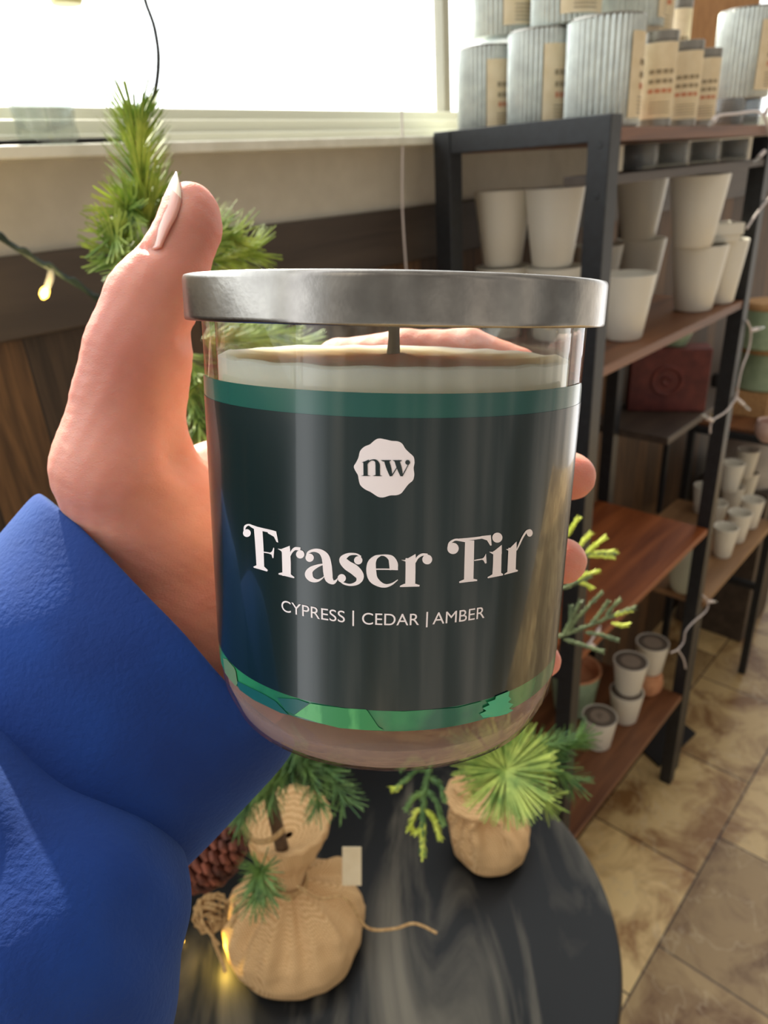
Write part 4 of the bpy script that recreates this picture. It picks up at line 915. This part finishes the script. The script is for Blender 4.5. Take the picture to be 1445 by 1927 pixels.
# ================================================================== THE HAND AND SLEEVE
def sdf_mesh(parts, subs, vox, ksm, disp=None):
    """smooth union of round cones in camera space (metres), meshed as one closed surface"""
    import openvdb
    allp = np.array([p for s_ in parts for p in (s_[0], s_[2])]); rm = max(max(s_[1], s_[3]) for s_ in parts)
    lo = allp.min(0) - rm - .004; hi = allp.max(0) + rm + .004
    nn = np.ceil((hi - lo) / vox).astype(int)
    X, Y, Z = np.meshgrid(*[lo[i] + vox * np.arange(nn[i]) for i in range(3)], indexing='ij'); X = X.astype(np.float32); Y = Y.astype(np.float32); Z = Z.astype(np.float32)
    dd = np.full(X.shape, 9.0, np.float32)
    for s_ in parts:
        a, ra, bq, rb = s_[:4]; kk = s_[4] if len(s_) > 4 else ksm; squash = s_[5] if len(s_) > 5 else 1.0
        ab = np.array(bq) - np.array(a); L2_ = float(ab @ ab) + 1e-12
        px, py, pz = X - a[0], Y - a[1], Z - a[2]
        t_ = np.clip((px * ab[0] + py * ab[1] + pz * ab[2]) / L2_, 0, 1)
        qx, qy, qz_ = px - t_ * ab[0], py - t_ * ab[1], (pz - t_ * ab[2]) / squash
        d = np.sqrt(qx * qx + qy * qy + qz_ * qz_) - (ra + t_ * (rb - ra))
        h_ = np.clip(.5 + .5 * (dd - d) / kk, 0, 1); dd = dd * (1 - h_) + d * h_ - kk * h_ * (1 - h_)
    for (a, ra, bq, rb, kk) in subs:                     # creases: shallow smooth subtraction
        ab = np.array(bq) - np.array(a); L2_ = float(ab @ ab) + 1e-12
        px, py, pz = X - a[0], Y - a[1], Z - a[2]
        t_ = np.clip((px * ab[0] + py * ab[1] + pz * ab[2]) / L2_, 0, 1)
        d = -(np.sqrt((px - t_ * ab[0]) ** 2 + (py - t_ * ab[1]) ** 2 + (pz - t_ * ab[2]) ** 2) - (ra + t_ * (rb - ra)))
        h_ = np.clip(.5 - .5 * (dd - d) / kk, 0, 1); dd = dd * (1 - h_) + d * h_ + kk * h_ * (1 - h_)
    if disp is not None: dd = dd + disp(X, Y, Z)
    dd = np.clip(dd, -vox * 6, vox * 6)
    g = openvdb.FloatGrid(float(vox * 6)); g.copyFromArray(dd.astype(np.float32)); pts, quads = g.convertToQuads(isovalue=0.0)
    pts = pts * vox + lo
    return pts, quads
def cc_(u, v, d):
    d -= .0275; return np.array([(u - CX) / F * d, -(v - CY) / F * d, -d])
def to_world(P): return P @ R.T + O
def sdf_object(name, parts, subs, vox, ksm, m_, parent, disp=None):
    P, Q = sdf_mesh(parts, subs, vox, ksm, disp); W = to_world(np.array(P)) - np.array(parent.location)
    me = bpy.data.meshes.new(name); me.from_pydata(W.tolist(), [], [tuple(int(i) for i in q_[::-1]) for q_ in Q]); me.materials.append(m_)
    import bmesh
    bm = bmesh.new(); bm.from_mesh(me); bmesh.ops.recalc_face_normals(bm, faces=bm.faces); bm.to_mesh(me); bm.free()
    me.polygons.foreach_set('use_smooth', [True] * len(me.polygons)); me.update()
    o = bpy.data.objects.new(name, me); col.objects.link(o); o.parent = parent; return o
person = thing('person', 'person in a blue fleece sweatshirt, left hand and forearm holding up the candle jar', 'person', tuple(to_world(cc_(250, 1300, .24))))
def RC(a, ra, b_, rb, *k):                              # (u,v,d), radius in px
    return (cc_(*a), ra * (a[2] - .0275) / F, cc_(*b_), rb * (b_[2] - .0275) / F, *k)
hand = [
    # thumb
    RC((359, 393, .213), 46, (357, 428, .213), 50), RC((357, 428, .213), 50, (322, 508, .214), 58), RC((322, 508, .214), 58, (278, 574, .216), 70),
    RC((278, 574, .216), 70, (256, 660, .218), 82), RC((256, 660, .218), 82, (238, 760, .222), 90), RC((238, 760, .222), 90, (236, 880, .226), 122), RC((288, 560, .217), 58, (300, 600, .217), 54),
    RC((268, 680, .22), 82, (262, 730, .222), 80),
    # thenar and palm
    RC((236, 880, .226), 124, (286, 990, .238), 138), RC((286, 990, .238), 138, (312, 1130, .246), 145), RC((320, 980, .238), 110, (420, 1080, .255), 120),
    RC((400, 900, .254), 70, (640, 860, .272), 85), RC((420, 1080, .262), 130, (640, 1050, .275), 120), RC((640, 860, .275), 85, (660, 1100, .278), 110), RC((320, 1130, .25), 150, (560, 1200, .272), 110),
    RC((380, 1120, .252), 110, (470, 1290, .252), 85),
    # wrist
    RC((312, 1130, .248), 148, (170, 1330, .247), 140),
    # index finger across the back of the jar
    RC((520, 820, .268), 62, (640, 690, .262), 50), RC((640, 690, .262), 50, (760, 668, .2545), 46, .002), RC((760, 668, .2545), 46, (880, 664, .2515), 44, .002), RC((880, 664, .2515), 44, (975, 690, .250), 36, .002),
    # middle, ring, little
    RC((640, 860, .272), 60, (860, 850, .268), 50, .003), RC((860, 850, .268), 50, (1000, 868, .252), 46, .003), RC((1000, 868, .252), 46, (1076, 897, .229), 44, .003),
    RC((660, 980, .276), 60, (860, 1010, .272), 48, .003), RC((860, 1010, .272), 48, (990, 1030, .258), 46, .003), RC((990, 1030, .258), 46, (1060, 1056, .236), 43, .003),
    RC((660, 1120, .278), 60, (850, 1170, .274), 44, .003), RC((850, 1170, .274), 44, (960, 1210, .262), 40, .003), RC((960, 1210, .262), 40, (1022, 1242, .243), 33, .003)]
cr = lambda a, b_, r, k=.002: (cc_(*a), r * (a[2] - .0275) / F, cc_(*b_), r * (b_[2] - .0275) / F, k)
subs = [cr((378, 634, .222), (360, 640, .214), 17, .003), cr((330, 640, .2045), (290, 622, .2030), 5, .0015),
        cr((372, 770, .216), (350, 860, .218), 30, .006),
        cr((268, 466, .208), (300, 470, .204), 4)]
def skin_disp(X, Y, Z):
    return (.00012 * np.sin(X * 900 + Y * 500) * np.sin(Y * 1100 - Z * 400)).astype(np.float32)
sdf_object('arm', hand, subs, .0009, .006, K['skin'], person, skin_disp)
# thumb nail
def grid_mesh(fn, nu, nv, closed_v=False):
    b = MB(); vs = [fn(i / (nu - 1), j / (nv - 1)) for i in range(nu) for j in range(nv)]
    b.add(vs, [(i * nv + j, (i + 1) * nv + j, (i + 1) * nv + j + 1, i * nv + j + 1) for i in range(nu - 1) for j in range(nv - 1)]); return b
def nailpt(s_, t_):
    # s_ along the nail, t_ across (front edge to rear edge)
    L_ = catmull([(279, 472, 0), (287, 430, 0), (303, 380, 0), (320, 342, 0), (331, 322, 0)], 8); Rr_ = catmull([(302, 464, 0), (318, 430, 0), (334, 400, 0), (341, 365, 0), (333, 324, 0)], 8)
    i = s_ * (len(L_) - 1); i0 = min(int(i), len(L_) - 2); f_ = i - i0
    l_ = L_[i0].lerp(L_[i0 + 1], f_); r_ = Rr_[i0].lerp(Rr_[i0 + 1], f_)
    a = t_ * PI; w_ = (1 - math.sin(a)); uu = l_.x + (r_.x - l_.x) * w_; vv = l_.y + (r_.y - l_.y) * w_
    d = .2120 - .0082 * math.cos(a) * (1 - .85 * s_ ** 5)
    return Vector(to_world(cc_(uu, vv, d))) - person.location
b = grid_mesh(nailpt, 24, 16)
no_ = b.build('nail', [K['nail'], K['nailtip']], person)
for p_ in no_.data.polygons:
    if p_.index // 15 >= 16: p_.material_index = 1
sm = no_.modifiers.new('solid', 'SOLIDIFY'); sm.thickness = .0006; sm.offset = -1
# cuff: lofted tube with a rolled edge
def ring(cu, cv, d, half, dirx, diry, depth_ratio, n=72, wob=0, ph=0):
    c = cc_(cu, cv, d); a = np.array([dirx, -diry, 0]); a = a / np.linalg.norm(a); bz = -_n(c); hh = half * (d - .0275) / F; out = []
    for k in range(n):
        th = 2 * PI * k / n; rr = 1 + wob * math.sin(3 * th + ph) + wob * .6 * math.sin(5 * th + 2 * ph)
        out.append(c + a * hh * math.cos(th) * rr + bz * hh * depth_ratio * math.sin(th) * rr)
    return out
def loft(rings, name, m_, parent, ns=None, sub=1):
    n = len(rings[0]); b = MB(); vs = []
    for r_ in rings:
        for p in r_:
            q_ = Vector(to_world(p)) - parent.location
            if ns: q_ = q_ + Vector((noise.noise(q_ * ns[1]), noise.noise(q_ * ns[1] + Vector((9, 3, 1))), noise.noise(q_ * ns[1] + Vector((1, 7, 5))))) * ns[0]
            vs.append(q_)
    b.add(vs, [(i * n + k, i * n + (k + 1) % n, (i + 1) * n + (k + 1) % n, (i + 1) * n + k) for i in range(len(rings) - 1) for k in range(n)])
    o = b.build(name, m_, parent, angle=180); s_ = o.modifiers.new('sub', 'SUBSURF'); s_.levels = sub; s_.render_levels = sub; return o
cu = []
dx, dy = .71, .705
inner = [(318, 1172, .246, 300), (300, 1192, .246, 296), (255, 1235, .246, 290)]
for (u, v, d, h_) in reversed(inner): cu.append(ring(u, v, d, h_, dx, dy, .80))
for (u, v, d, h_, w_) in ((320, 1160, .246, 318, .0), (316, 1163, .246, 328, .0), (306, 1178, .246, 334, .003), (285, 1205, .245, 336, .006), (250, 1245, .243, 338, .010), (205, 1290, .240, 340, .014), (155, 1340, .237, 336, .02), (110, 1390, .234, 325, .02), (60, 1450, .232, 315, .02), (20, 1520, .23, 300, .02)):
    cu.append(ring(u, v, d, h_, dx, dy, .80, wob=w_, ph=u * .01))
loft(cu, 'cuff', K['fleece'], person, (.0018, 28), 2)
def fold(X, Y, Z):
    s_ = X * .8 + Y * .9
    return (.0012 * np.sin(s_ * 210 + 3 * np.sin(Z * 60)) * np.sin(X * 60 + 1) + .0003 * np.sin(X * 90 - Y * 120 + 2 * np.sin(Y * 40))).astype(np.float32)
sleeve = [RC((-170, 1570, .205), 268, (62, 1768, .200), 258, .012), RC((62, 1768, .200), 258, (-30, 2110, .195), 320, .012), RC((-170, 1570, .205), 268, (-140, 2100, .20), 330, .012), RC((160, 1650, .222), 130, (120, 1500, .232), 110, .02)]
sdf_object('sleeve', sleeve, [], .0014, .012, K['fleece'], person, fold)

for o in bpy.data.objects:
    if o.parent is None and o.type in {'MESH'} and not o.get('label') and not o.get('kind'): print('UNTAGGED', o.name)
